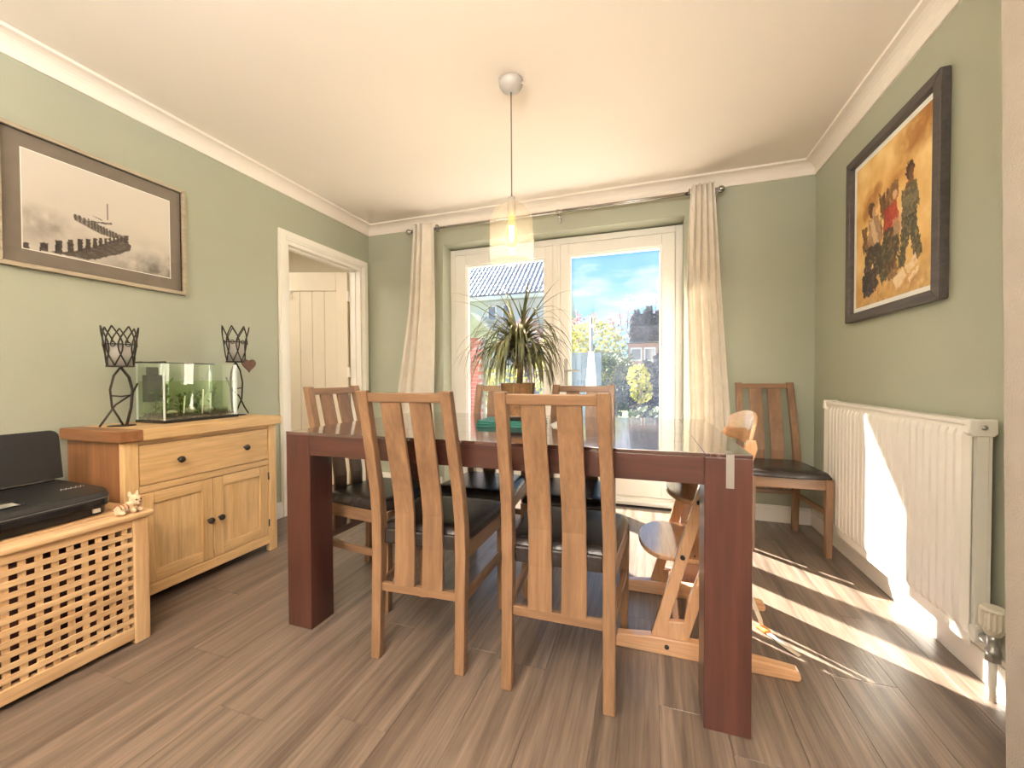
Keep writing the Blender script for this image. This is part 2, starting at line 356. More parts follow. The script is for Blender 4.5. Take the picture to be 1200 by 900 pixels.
# hall beyond the doorway
hw = MB().box(-4.3, -4.2, 1.2, 3.45, 0, ZC).box(-4.3, XL-.111, 3.36, 3.45, 0, ZC).box(-4.3, XL-.111, 1.2, 1.3, 0, ZC).build('wall_hall', M['kitchen']); struct(hw, 'cream hall wall beyond the doorway')

# coving
def cove(name, p0, p1, inward, lab, m0=(0, 0), m1=(0, 0)):
    d = Vector((p1[0]-p0[0], p1[1]-p0[1], 0)).normalized(); n = Vector((inward[0], inward[1], 0))
    prof = [(0, 2.3275), (.010, 2.3275), (.012, 2.336)]
    for i in range(7):
        t = PI/2*i/6; prof.append((.012+.062*(1-math.cos(t)), 2.336+.060*math.sin(t)))
    prof += [(.082, 2.397), (.084, ZC-.0005), (0, ZC-.0005)]
    rings = []
    for p, mm in ((p0, m0), (p1, m1)):
        rings.append([(p[0]+n.x*a+mm[0]*a, p[1]+n.y*a+mm[1]*a, z) for a, z in prof])
    o = MB().loft(rings).build(name, M['ceiling']); return struct(o, lab)
cove('trim_1', (XL, -3.0), (XL, YB), (1, 0), 'cream coving along the left wall', m1=(0, -1))
cove('trim_2', (XL, YB), (XR, YB), (0, -1), 'cream coving above the patio doors', m0=(1, 0), m1=(-1, 0))
cove('trim_3', (XR, YB), (XR, 1.25), (-1, 0), 'cream coving along the right wall', m0=(0, -1))
# baseboards
def skirt(name, x0, x1, y0, y1, lab):
    o = MB().box(x0, x1, y0, y1, 0, .098).box(x0+(.006 if x1-x0 < .05 and x0 > 0 else 0), x1-(.006 if x1-x0 < .05 and x0 < 0 else 0), y0+(.006 if y1-y0 < .05 else 0), y1, .098, .114).build(name, M['trim'], bevel=.002); return struct(o, lab)
skirt('baseboard_left', XL, XL+.016, .2, 2.19, 'cream baseboard of the left wall')
skirt('baseboard_back', OX1+.02, XR-.017, YB-.016, YB, 'cream baseboard of the back wall')
o = MB().box(XL+.017, OX0-.02, YB-.016, YB, 0, .098).box(XL+.017, OX0-.02, YB-.010, YB, .098, .114).build('baseboard_back', M['trim'], bevel=.002); struct(o, 'cream baseboard left of the patio doors')
skirt('baseboard_right', XR-.016, XR, 1.25, YB, 'cream baseboard under the radiator')
# doorway: lining and architrave
ar = MB()
W = .066
for (a, b, t) in ((0, W, .014), (.010, W-.012, .022)):
    ar.box(XL, XL+t, DY0-W+a, DY0-W+b, 0, DZ+W-a).box(XL, XL+t, DY1+W-b, DY1+W-a, 0, DZ+W-a).box(XL, XL+t, DY0-W+b, DY1+W-b, DZ+W-b, DZ+W-a)
o = ar.build('trim_4', M['trim'], bevel=.003); struct(o, 'cream moulded architrave around the doorway')
ln = MB().box(XL-.115, XL+.004, DY0, DY0+.028, 0, DZ).box(XL-.115, XL+.004, DY1-.028, DY1, 0, DZ).box(XL-.115, XL+.004, DY0+.028, DY1-.028, DZ-.028, DZ)
ln.box(XL-.075, XL-.045, DY0+.028, DY0+.040, 0, DZ-.028).box(XL-.075, XL-.045, DY1-.040, DY1-.028, 0, DZ-.028).box(XL-.075, XL-.045, DY0+.028, DY1-.028, DZ-.040, DZ-.028)
o = ln.build('trim_5', M['trim'], bevel=.002); struct(o, 'cream lining inside the doorway')
# the cottage door, open into the hall
dr = bpy.data.objects.new('door_1', None); C.objects.link(dr); struct(dr, 'cream boarded cottage door standing open into the hall')
dr.location = (XL-.128, DY1-.035, 0); dr.rotation_euler = (0, 0, R_(180+19))
DW, DH = .76, 1.968
for nm, a in (('stile', (0, .10, -.02, .02, .012, DH)), ('stile', (DW-.10, DW, -.02, .02, .012, DH)), ('rail', (.10, DW-.10, -.02, .02, DH-.17, DH)), ('rail', (.10, DW-.10, -.02, .02, .012, .2))):
    box(nm, M['doorpaint'], dr, *a, bevel=.004)
nbd = 5; bw = (DW-.20)/nbd
for k in range(nbd): box('board', M['doorpaint'], dr, .10+k*bw+.001, .10+(k+1)*bw-.001, -.012, .012, .2, DH-.17, bevel=.005)
for z in (.25, 1.05, 1.75):
    box('hinge', M['trim'], dr, -.014, .004, -.024, .024, z-.045, z+.045, bevel=.002)
hk = MB().tube([(.52, .014, 1.80), (.52, .03, 1.80), (.52, .034, 1.77), (.52, .045, 1.745), (.52, .06, 1.76)], .006).ball((.52, .015, 1.80), (.022, .006, .032), 8)
hk.tube([(.52+.02*math.cos(t), .028, 1.74+.026*math.sin(t)) for t in [2*PI*i/14 for i in range(14)]], .004, closed=True)
hk.build('coat_hook', M['trim'], dr)

# ------------------------------------------------------------------ patio doors
pd = bpy.data.objects.new('door_2', None); C.objects.link(pd); struct(pd, 'white glazed double patio doors to the garden'); pd.location = (0, 3.36, 0)
fr = MB(); fo = .052
for d0, d1, i in ((-.035, .045, 0), (-.022, .02, .016)):
    fr.box(OX0, OX0+fo+i, d0, d1, 0, OZ-.01).box(OX1-fo-i, OX1, d0, d1, 0, OZ-.01).box(OX0+fo+i, OX1-fo-i, d0, d1, OZ-.01-fo-i, OZ-.01).box(OX0+fo+i, OX1-fo-i, d0, d1, 0, .045+i)
fr.build('outer_frame', M['white'], pd, bevel=.004)
def sash(x0, x1, gx0, gx1, gz0, gz1, hx, hd):
    z0, z1 = .05, OZ-.066
    fm = MB()
    for d0, d1, i in ((-.045, .03, 0), (-.034, .022, .014)):
        fm.box(x0, gx0-.014+i, d0, d1, z0, z1).box(gx1+.014-i, x1, d0, d1, z0, z1).box(gx0-.014+i, gx1+.014-i, d0, d1, gz1+.014-i, z1).box(gx0-.014+i, gx1+.014-i, d0, d1, z0, gz0-.014+i)
    s = fm.build('sash', M['white'], pd, bevel=.005)
    MB().box(gx0-.004, gx1+.004, -.004, .004, gz0-.004, gz1+.004).build('glass_pane', M['pane'], s)
    hb = MB().box(hx-.013, hx+.013, -.053, -.0455, .93, 1.15)
    hb.tube([(hx, -.053, 1.052), (hx, -.085, 1.052), (hx+hd*.02, -.092, 1.052), (hx+hd*.115, -.09, 1.05)], .0085)
    hb.build('handle', M['steel'], s, bevel=.002)
XM = -.722
sash(OX0+.055, XM-.032, -1.543, -.838, .235, 1.993, -.775, -1)
sash(XM+.032, OX1-.055, -.606, .088, .235, 1.993, -.645, 1)
cm = MB().box(XM-.031, XM+.031, -.05, .03, .05, OZ-.066).box(XM-.012, XM+.012, -.058, -.04, .05, OZ-.07)
cm.build('centre_mullion', M['white'], pd, bevel=.004)
box('sill', M['white'], pd, OX0, OX1, -.12, -.036, 0, .028, bevel=.004)

# ------------------------------------------------------------------ curtains and rod
def curtain(name, label, xa, xb, side):
    """xa, xb: edge paths [(z, x)], interpolated; folds in y"""
    def at(path, z):
        for (z0, x0), (z1, x1) in zip(path, path[1:]):
            if z0 >= z >= z1: return x0+(x1-x0)*(z0-z)/(z0-z1)
        return path[-1][1]
    nu, nv = 72, 30; vs = []; fs = []
    zt, zb = 2.318, .03
    for j in range(nv+1):
        z = zt+(zb-zt)*j/nv; a, b = at(xa, z), at(xb, z)
        for i in range(nu+1):
            u = i/nu
            ph = u if side > 0 else (u*1.0 if u < .5 else .5+(u-.5)*.36)
            n_ = 4.5 if side > 0 else 5.2
            k = j/nv
            yy = .022*math.sin(2*PI*n_*ph+.4)*(1-.25*k) + .012*math.sin(2*PI*9*ph+2*k+1)*k + .008*math.sin(6*k+5*u)*k
            if side > 0: yy -= .13*max(0, 1-u/.16)**1.2*min(1, max(0, (k-.12)/.3))
            vs.append((a+(b-a)*u + .004*math.sin(2*PI*9*ph)*(1-k*.3), 3.045+yy, z))
    for j in range(nv):
        for i in range(nu):
            p = j*(nu+1)+i; fs.append((p, p+1, p+nu+2, p+nu+1))
    o = thing(name, label, 'curtain', (0, 0, 0), 0, 'cream eyelet curtains')
    c = MB().add(vs, fs, True).build('curtain_cloth', M['curtain'], o)
    sd = c.modifiers.new('solid', 'SOLIDIFY'); sd.thickness = .003; sd.offset = 0
    return o
cl = curtain('curtain', 'cream eyelet curtain hanging between the doorway corner and the patio doors', [(2.36, -1.925), (1.6, -1.985), (.88, -2.10), (.0, -2.16)], [(2.36, -1.722), (1.5, -1.715), (.88, -1.735), (.0, -1.76)], -1)
cr_ = curtain('curtain', 'cream eyelet curtain with a sunlit inner edge beside the corner chair', [(2.36, .285), (2.0, .268), (1.6, .25), (.0, .285)], [(2.36, .424), (1.6, .470), (.77, .527), (.0, .56)], 1)
for o, xs in ((cl, (-1.714,)), (cr_, (.276,))):
    for xx in xs:
        MB().tube([(xx, 3.09+.026*math.cos(t), 2.282+.026*math.sin(t)) for t in [2*PI*i/20 for i in range(20)]], .006, closed=True).build('eyelet_ring', M['chrome'], o)
rd = thing('curtain_rod', 'thin nickel curtain rod with ball ends above the patio doors', 'curtain rod', (0, 3.09, 2.282))
MB().tube([(-1.99, 0, 0), (-.6, 0, 0)], .0095, 12).build('rod', M['chrome'], rd)
MB().tube([(-.62, 0, 0), (.462, 0, 0)], .0125, 12).build('rod_sleeve', M['chrome'], rd)
for xx in (-2.0, .475):
    MB().ball((xx, 0, 0), .024, 10).tube([(xx-.03*(1 if xx > 0 else -1), 0, 0), (xx, 0, 0)], .015, 12).build('finial', M['chrome'], rd)
for xx in (-1.95, -.66, .447):
    MB().tube([(xx, .0885, -.035), (xx, .05, -.03), (xx, 0, -.012)], .006).box(xx-.012, xx+.012, .083, .0885, -.06, -.005).tube([(xx-.008, 0, 0), (xx+.008, 0, 0)], .015, 10).build('bracket', M['chrome'], rd)

# ------------------------------------------------------------------ pictures
def inpoly(px, py, poly):
    ins = np.zeros(px.shape, bool); n = len(poly)
    for i in range(n):
        x0, y0 = poly[i]; x1, y1 = poly[(i+1) % n]
        if y0 == y1: continue
        c = ((y0 > py) != (y1 > py)) & (px < (x1-x0)*(py-y0)/(y1-y0)+x0); ins ^= c
    return ins
def noise2(u, v, seed, octs=4, f0=5):
    rs = np.random.RandomState(seed); out = np.zeros(u.shape); amp = 1; tot = 0
    for o in range(octs):
        n = int(f0*2**o)+2; g = rs.rand(n+2, n+2)
        x = u*n; y = v*n; xi = np.clip(x.astype(int), 0, n); yi = np.clip(y.astype(int), 0, n); fx = x-xi; fy = y-yi
        fx = fx*fx*(3-2*fx); fy = fy*fy*(3-2*fy)
        out += amp*((g[yi, xi]*(1-fx)+g[yi, xi+1]*fx)*(1-fy)+(g[yi+1, xi]*(1-fx)+g[yi+1, xi+1]*fx)*fy); tot += amp; amp *= .5
    return out/tot
def print_plane(name, parent, painter, W_, H_, nu, nv, place):
    """flat print: a fine grid whose vertices carry the ink colour. u right, v down (0..1)"""
    us, vs_ = np.meshgrid(np.linspace(0, 1, nu+1), np.linspace(0, 1, nv+1))
    col = painter(us, vs_)
    pts = [place(u*W_, v*H_) for u, v in zip(us.ravel(), vs_.ravel())]
    fs = [(j*(nu+1)+i, j*(nu+1)+i+1, (j+1)*(nu+1)+i+1, (j+1)*(nu+1)+i) for j in range(nv) for i in range(nu)]
    me = bpy.data.meshes.new(name); me.from_pydata(pts, [], fs)
    at = me.color_attributes.new('print', 'FLOAT_COLOR', 'POINT')
    lin = np.where(col <= .04045, col/12.92, ((col+.055)/1.055)**2.4)
    rgba = np.concatenate([lin, np.ones(lin.shape[:2]+(1,))], 2).reshape(-1).astype(np.float32); at.data.foreach_set('color', rgba)
    me.materials.append(M['print']); o = bpy.data.objects.new(name, me); C.objects.link(o); o.parent = parent
    return o
def over(col, mask, c): 
    m = mask[..., None].astype(float); return col*(1-m)+np.array(c)/255*m
def soft(u, v, cx, cy, rx, ry): return np.clip(1-np.sqrt(((u-cx)/rx)**2+((v-cy)/ry)**2), 0, 1)
def paint_sea(u, v):
    n = noise2(u, v, 3, 5, 6); n2 = noise2(u, v*.6, 8, 5, 14); n4 = noise2(u, v, 21, 4, 50)
    col = np.ones(u.shape+(3,))*np.array((222, 214, 203))/255
    g = np.clip((v-.45)/.5, 0, 1)
    col = over(col, np.clip(g*.55*(n*1.7-.35), 0, .5), (150, 142, 130))
    col = over(col, soft(u, v, .08, .72, .34, .22)*np.clip(n2*1.8-.35, 0, 1)*.8, (130, 122, 112))
    col = over(col, soft(u, v, .90, .95, .46, .26)*np.clip(n2*2-.45, 0, 1), (104, 98, 90))
    j = (n4-.5)*.014; U, V = u+j, v+j*1.3
    def P(poly, c, k=1): nonlocal col; col = over(col, inpoly(U, V, poly)*k*np.clip(.55+n4*.9, 0, 1), c)
    P([(.292, .533), (.305, .518), (.359, .535), (.439, .553), (.521, .597), (.583, .608), (.66, .593), (.653, .635), (.545, .663), (.472, .66), (.403, .63), (.342, .599), (.298, .577)], (110, 100, 90), .75)
    for x, a, b in ((.307, .515, .573), (.332, .515, .591), (.36, .521, .598), (.387, .527, .614), (.41, .538, .624), (.429, .549, .635), (.45, .556, .646), (.47, .563, .654), (.491, .568, .659), (.509, .58, .662), (.531, .585, .663), (.552, .592, .665), (.573, .594, .66)):
        P([(x-.007, a), (x+.007, a), (x+.007, b), (x-.007, b)], (84, 76, 68))
    P([(.146, .975), (.202, .956), (.265, .934), (.32, .887), (.376, .844), (.446, .793), (.519, .717), (.595, .651), (.66, .593), (.659, .684), (.682, .70), (.673, .765), (.592, .835), (.516, .887), (.432, .958), (.374, .977), (.275, .973), (.191, .983)], (82, 72, 64))
    for q in (((.004, .94), (.038, .927), (.037, .99), (.003, 1.0)), ((.096, .906), (.143, .888), (.141, .977), (.094, .993)), ((.184, .848), (.225, .832), (.222, .962), (.181, .976)), ((.255, .81), (.291, .796), (.289, .935), (.252, .948)), ((.316, .775), (.349, .763), (.346, .896), (.314, .908)), ((.369, .749), (.399, .738), (.396, .859), (.367, .87)), ((.415, .725), (.441, .715), (.439, .829), (.413, .838)), ((.454, .706), (.476, .698), (.475, .792), (.452, .801)), ((.49, .689), (.508, .681), (.506, .761), (.488, .768)), ((.52, .669), (.535, .663), (.534, .741), (.519, .747)), ((.549, .649), (.564, .644), (.562, .72), (.547, .726)), ((.576, .635), (.592, .628), (.59, .7), (.575, .705)), ((.603, .618), (.616, .613), (.615, .68), (.602, .685)), ((.632, .598), (.66, .587), (.659, .684), (.63, .695))):
        P(list(q), (58, 50, 44))
    P([(.405, .537), (.475, .518), (.545, .495), (.545, .519), (.498, .535), (.427, .551)], (92, 84, 76))
    for q in ([(.511, .301), (.516, .287), (.521, .30), (.520, .474), (.510, .48)], [(.397, .470), (.406, .474), (.481, .492), (.475, .506)]): col = over(col, inpoly(u, v, q)*.85, (100, 92, 84))
    e = (u < .006) | (u > .994) | (v < .008) | (v > .992)
    return np.clip(over(col, e, (250, 246, 238)), 0, 1)
def paint_gold(u, v):
    n = noise2(u, v, 5, 5, 6); n2 = noise2(u, v, 9, 4, 26); n3 = noise2(u*.5, v, 13, 4, 12); n5 = noise2(u, v, 33, 3, 60)
    a = np.array((220, 170, 96))/255; b = np.array((250, 218, 156))/255; col = a+(b-a)*np.clip(n*1.5-.25, 0, 1)[..., None]
    col = over(col, np.clip((v-.70)/.25, 0, 1)*.7*n2, (140, 96, 52))
    arc = np.exp(-((v-(.60-.52*u**1.2)+.08)/.075)**2)*np.clip(u*2.2-.7, 0, 1)
    col = over(col, np.clip(arc*1.1*np.clip(n3*1.9-.3, 0, 1), 0, .85), (164, 104, 46))
    col = over(col, np.clip(soft(u, v, .85, .08, .34, .17)*1.6*n2*1.6, 0, 1)*.65, (160, 108, 54))
    for cx, cy, rx, ry in ((.25, .30, .15, .10), (.34, .25, .08, .06), (.17, .36, .08, .08)): col = over(col, np.clip(soft(u, v, cx, cy, rx, ry)*2*n2*1.6, 0, 1)*.7, (160, 104, 48))
    j = (n2-.5)*.05+(n5-.5)*.02; U, V = u+j, v+j*.8
    def P(poly, c, k=.92): nonlocal col; col = over(col, inpoly(U, V, poly)*k*np.clip(.30+n5*1.25, 0, 1), c)
    def E(cx, cy, rx, ry, c, k=.95): nonlocal col; col = over(col, (((U-cx)/rx)**2+((V-cy)/ry)**2 < 1)*k, c)
    P([(.10, .46), (.17, .44), (.20, .60), (.12, .64)], (96, 62, 40)); P([(.36, .34), (.42, .30), (.50, .44), (.42, .50)], (104, 72, 46)); P([(.44, .30), (.60, .27), (.62, .40), (.46, .44)], (120, 84, 52), .8)
    for x in (.36, .41, .46): P([(x, .30), (x+.018, .29), (x+.05, .56), (x+.03, .57)], (84, 56, 38))
    P([(.20, .42), (.34, .41), (.42, .58), (.36, .66), (.18, .64)], (150, 116, 92)); P([(.22, .44), (.28, .43), (.36, .60), (.30, .62)], (224, 194, 160), .8)
    P([(.16, .60), (.38, .61), (.43, .80), (.33, .84), (.27, .72), (.20, .90), (.11, .90)], (52, 42, 42)); E(.25, .36, .05, .05, (92, 60, 42)); E(.28, .38, .028, .034, (204, 158, 118))
    P([(.10, .78), (.30, .76), (.36, .88), (.26, .94), (.12, .94)], (44, 38, 48))
    P([(.42, .42), (.60, .40), (.62, .54), (.42, .58)], (166, 48, 40)); P([(.42, .56), (.63, .54), (.62, .76), (.54, .82), (.45, .76)], (64, 52, 42)); E(.55, .345, .05, .05, (128, 88, 56)); E(.565, .36, .028, .032, (218, 176, 138))
    P([(.32, .66), (.46, .60), (.53, .84), (.40, .90)], (62, 60, 44)); P([(.54, .52), (.70, .50), (.68, .60), (.56, .62)], (200, 160, 126), .8); P([(.44, .76), (.58, .74), (.62, .88), (.50, .90)], (92, 60, 40), .7)
    P([(.66, .38), (.82, .365), (.86, .50), (.82, .56), (.66, .56)], (84, 78, 60)); P([(.66, .44), (.84, .42), (.85, .47), (.67, .49)], (128, 120, 96), .8); P([(.66, .55), (.83, .54), (.89, .80), (.80, .84), (.76, .66), (.69, .84), (.61, .84)], (62, 60, 46)); E(.75, .285, .05, .058, (70, 46, 34)); E(.765, .305, .03, .038, (118, 76, 54)); P([(.70, .345), (.80, .335), (.80, .375), (.71, .385)], (100, 66, 46))
    for q in ([(.56, .90), (.68, .84), (.72, .90), (.60, .96)], [(.70, .84), (.82, .78), (.84, .83), (.74, .89)], [(.74, .92), (.86, .86), (.86, .90), (.76, .95)]): P(q, (236, 212, 176), 1)
    P([(.16, .95), (.25, .94), (.29, .985), (.18, .99)], (206, 166, 112), .8)
    return np.clip(col, 0, 1)
# left: black and white groyne photograph
pf = thing('framed_photograph', 'framed monochrome photograph of sea groynes and a boat above the sideboard', 'picture', (XL+.001, .872, 1.468))
PW, PH, b1 = .704, .588, .019
def frame4(name, mat, par, w, h, b, d0, d1, bev=.003):
    f = MB()
    q = [((0, 0), (w, 0), (w-b, b), (b, b)), ((w, 0), (w, h), (w-b, h-b), (w-b, b)), ((w, h), (0, h), (b, h-b), (w-b, h-b)), ((0, h), (0, 0), (b, b), (b, h-b))]
    for p in q: f.hexa([(d0, a, c) for a, c in p], [(d1, a, c) for a, c in p])
    return f.build(name, mat, par, bevel=bev)
frame4('frame', M['frame_silver'], pf, PW, PH, b1, 0, .024)
frame4('inner_slip', M['gloss_black'], pf, PW, PH, b1+.002, 0, .012, 0).scale = (1, 1, 1)
MB().box(.002, .006, b1, PW-b1, b1, PH-b1).build('mount', M['mat_grey'], pf)
print_plane('print', pf, paint_sea, .556, .425, 230, 180, lambda a, c: (.0075, .076+a, .505-c))
MB().box(.0105, .012, b1, PW-b1, b1, PH-b1).build('glazing', M['picglass'], pf)
# right: gold painting
pg = thing('framed_painting', 'dark framed golden painting of a group of children above the radiator', 'picture', (XR-.001, 2.665, 1.283))
pg.rotation_euler = (0, 0, PI)
QW, QH, qb = .742, .852, .043
frame4('frame', M['frame_dark'], pg, QW, QH, qb, 0, .034, .004)
MB().box(.004, .010, qb, QW-qb, qb, QH-qb).build('mount', M['mat_white'], pg)
mg = .026
print_plane('print', pg, paint_gold, QW-2*qb-2*mg, QH-2*qb-2*mg, 170, 200, lambda a, c: (.0115, qb+mg+a, QH-qb-mg-c))

# ------------------------------------------------------------------ pendant lamp
pl = thing('pendant_lamp', 'lit seeded glass dome pendant lamp hanging over the dining table', 'lamp', (-.620, 1.84, ZC))
MB().lathe([(.001, -.052), (.012, -.052), (.022, -.048), (.045, -.036), (.056, -.018), (.058, -.001), (.001, -.0005)], n=32).box(.052, .066, -.004, .004, -.024, -.016).build('ceiling_rose', M['rose'], pl)
MB().tube([(0, 0, -.05), (.001, 0, -.3), (.001, 0, -.56)], .0032, 8).build('cord', M['cord'], pl)
MB().lathe([(.004, -.545), (.016, -.55), (.020, -.57), (.020, -.60), (.017, -.64), (.001, -.64)], n=20).build('lamp_holder', M['rose'], pl)
pr_ = [(.018, -.572), (.045, -.579), (.072, -.597), (.093, -.628), (.104, -.668), (.107, -.72), (.107, -.80), (.105, -.845), (.100, -.856)]
inn = [(max(r-.0035, .014), z-.003 if i < 6 else z) for i, (r, z) in enumerate(pr_)][::-1]
MB().lathe(pr_+inn, n=40, cap=False).build('glass_shade', M['shade'], pl)
bb = MB().lathe([(.002, -.785), (.018, -.780), (.028, -.76), (.030, -.735), (.026, -.70), (.016, -.665), (.013, -.64)], n=20).build('bulb', glowglass('amber_bulb_glass'), pl)
fm = MB()
for k in range(6):
    t = 2*PI*k/6; fm.tube([(.011*math.cos(t), .011*math.sin(t), -.685), (.007*math.cos(t+.5), .007*math.sin(t+.5), -.755)], .0016, 6)
fm.build('filament', M['filament'], bb)
ld = bpy.data.lights.new('bulb_light', 'POINT'); lo = bpy.data.objects.new('bulb_light', ld); C.objects.link(lo); lo.location = (-.62, 1.84, ZC-.80)
ld.energy = PENDANT; ld.color = (1, .76, .50); ld.shadow_soft_size = .025

# ------------------------------------------------------------------ dining table
T = thing('dining_table', 'dark mahogany dining table with thick square legs, glossy top', 'table', (-.554, 1.72, 0))
TX0, TX1, TY0, TY1, TZ, LG = -.826, .826, -.482, .482, .785, .120
mh = M['mahogany']
for sx in (-1, 1):
    for sy in (-1, 1):
        x0, x1 = sorted((sx*TX1, sx*(TX1-LG))); y0, y1 = sorted((sy*TY1, sy*(TY1-LG)))
        lg = box('leg', mh['z'], T, x0, x1, y0, y1, 0, TZ-.0102, bevel=.003)
        if (sx, sy) == (1, -1):
            MB().box(x1-.066, x1-.046, y0-.0015, y0+.002, TZ-.095, TZ+.0008).box(x1-.066, x1-.046, y0-.0015, y0+.05, TZ-.0001, TZ+.0008).build('corner_strap', M['steel'], lg, label='pale metal strip on the corner')
bd = (TY1-TY0)/5
for k in range(5):
    box('top_board', M['table_top']['x'], T, TX0+LG+.001, TX1-LG-.001, TY0+k*bd+.0003, TY0+(k+1)*bd-.0003, TZ-.012, TZ, bevel=.001)
for sx in (-1, 1):
    x0, x1 = sorted((sx*TX1, sx*(TX1-LG))); box('end_board', M['table_top']['y'], T, x0, x1, TY0, TY1, TZ-.010, TZ, bevel=.0015)
for sy in (-1, 1):
    y0, y1 = sorted((sy*(TY1-.001), sy*(TY1-.032))); box('apron', mh['x'], T, TX0+LG+.001, TX1-LG-.001, y0, y1, TZ-.090, TZ-.0122, bevel=.001)
for sx in (-1, 1):
    x0, x1 = sorted((sx*(TX1-.03), sx*(TX1-.058))); box('apron', mh['y'], T, x0, x1, TY0+LG, TY1-LG, TZ-.088, TZ-.022, bevel=.003)

# ------------------------------------------------------------------ chairs
def rect(cx, cy, z, hx, hy): return [(cx-hx, cy-hy, z), (cx+hx, cy-hy, z), (cx+hx, cy+hy, z), (cx-hx, cy+hy, z)]
def back_y(z):
    pts = [(0, -.212), (.25, -.198), (.40, -.190), (.50, -.192), (.60, -.206), (.957, -.292)]
    for (z0, y0), (z1, y1) in zip(pts, pts[1:]):
        if z0 <= z <= z1: return y0+(y1-y0)*(z-z0)/(z1-z0)
    return pts[-1][1]
def pillow(name, mat, parent, wr_, wf_, y0, y1, z0, z1):
    n = 16; vs = []; fs = []
    for j in range(n+1):
        for i in range(n+1):
            a = -1+2*i/n; b = -1+2*j/n
            a2 = math.copysign(abs(a)**.55, a) if a else 0; b2 = math.copysign(abs(b)**.55, b) if b else 0
            rad = max(abs(a), abs(b)); 
            hx = wr_+(wf_-wr_)*(b2+1)/2
            e = (1-abs(a)**5)*(1-abs(b)**5)
            cr2 = 1-.035*(abs(a2*b2)**6)
            yy = (y0+y1)/2+(y1-y0)/2*b2*cr2 + (.012*(1-a2*a2) if b2 > 0 else 0)*b2
            vs.append((hx*a2*cr2, yy, z0+.012+(z1-z0-.012)*e**.5))
    for j in range(n):
        for i in range(n):
            p = j*(n+1)+i; fs.append((p, p+1, p+n+2, p+n+1))
    # underside
    ring = [i for i in range(n+1)]+[(j+1)*(n+1)-1 for j in range(1, n+1)]+[n*(n+1)+i for i in range(n-1, -1, -1)]+[j*(n+1) for j in range(n-1, 0, -1)]
    m = len(ring); o = len(vs); vs += [(vs[r][0], vs[r][1], z0) for r in ring]
    fs += [(ring[k], ring[(k+1) % m], o+(k+1) % m, o+k) for k in range(m)]; fs.append(tuple(o+k for k in range(m)))
    return MB().add(vs, fs, True).build(name, mat, parent)
def make_chair(label):
    c = thing('dining_chair', label, 'chair', (0, 0, 0), 0, 'oak dining chairs with brown leather seats')
    w = M['chair']
    for s in (-1, 1):
        zs = [0, .12, .25, .40, .45, .50, .55, .60, .72, .84, .957]
        rings = [rect(s*(.160-.010*max(0, z-.5)/.457), back_y(z), z, .018+.001*(z > .2), .016+.007*max(0, 1-abs(z-.45)/.3)) for z in zs]
        p = MB().loft(rings).build('back_post', w['z'], c, bevel=.004)
        box('foot_pad', M['trim'], p, s*.160-.013, s*.160+.013, back_y(0)-.013, back_y(0)+.013, -.0005, .003, bevel=0)
    for s in (-1, 1):
        MB().loft([rect(s*.186, .190, 0, .015, .015), rect(s*.188, .192, .30, .018, .018), rect(s*.188, .192, .432, .019, .019)]).build('front_leg', w['z'], c, bevel=.004)
    # top rail
    z0, z1 = .918, .950
    MB().hexa([(-.133, back_y(z0)-.011, z0), (.133, back_y(z0)-.011, z0), (.133, back_y(z0)+.011, z0), (-.133, back_y(z0)+.011, z0)], [(-.133, back_y(z1)-.011, z1), (.133, back_y(z1)-.011, z1), (.133, back_y(z1)+.011, z1), (-.133, back_y(z1)+.011, z1)]).build('top_rail', w['x'], c, bevel=.003)
    box('lower_rail', w['x'], c, -.143, .143, back_y(.25)-.009, back_y(.25)+.009, .236, .266, bevel=.003)
    for s in (-1, 1):
        zs = [.262, .32, .40, .47, .52, .56, .60, .68, .76, .84, .922]
        MB().loft([rect(s*.054, back_y(z)-(.0 if z > .5 else .004), z, .037+.002*(z < .45), .0065) for z in zs]).build('slat', w['z'], c, bevel=.002)
    box('front_rail', w['x'], c, -.170, .170, .183, .203, .372, .432, bevel=.003)
    box('seat_edge', M['leather'], c, -.141, .141, -.192, -.176, .402, .455, bevel=.006)
    for s in (-1, 1):
        def bar(z0, z1, t, nm):
            a = [(s*.164-t, -.172, z0), (s*.164+t, -.172, z0), (s*.164+t, -.172, z1), (s*.164-t, -.172, z1)]
            b = [(s*.190-t, .175, z0), (s*.190+t, .175, z0), (s*.190+t, .175, z1), (s*.190-t, .175, z1)]
            MB().hexa(a, b).build(nm, w['y'], c, bevel=.003)
        bar(.372, .430, .010, 'side_rail'); bar(.226, .255, .009, 'stretcher')
    pillow('seat', M['leather'], c, .172, .208, -.178, .205, .430, .474)
    return c
ch = make_chair('oak slat-back chair with its back to the camera, nearer the left table leg'); ch.location = (-.772, 1.418, 0); ch.rotation_euler = (0, 0, R_(3.6))
dup(ch, (-.270, 1.420, 0), R_(.8), 'oak slat-back chair with its back to the camera, nearer the high chair')
dup(ch, (-1.235, 1.640, 0), R_(-90-3), 'oak slat-back chair drawn up to the table end beside the doorway')
dup(ch, (-.800, 1.925, 0), R_(180), 'oak chair on the window side of the table, behind the potted plant')
dup(ch, (-.335, 1.925, 0), R_(180), 'oak chair on the window side of the table, nearest the door handles')
dup(ch, (.748, 2.815, 0), R_(180+1.5), 'oak chair standing alone in the corner beside the radiator')

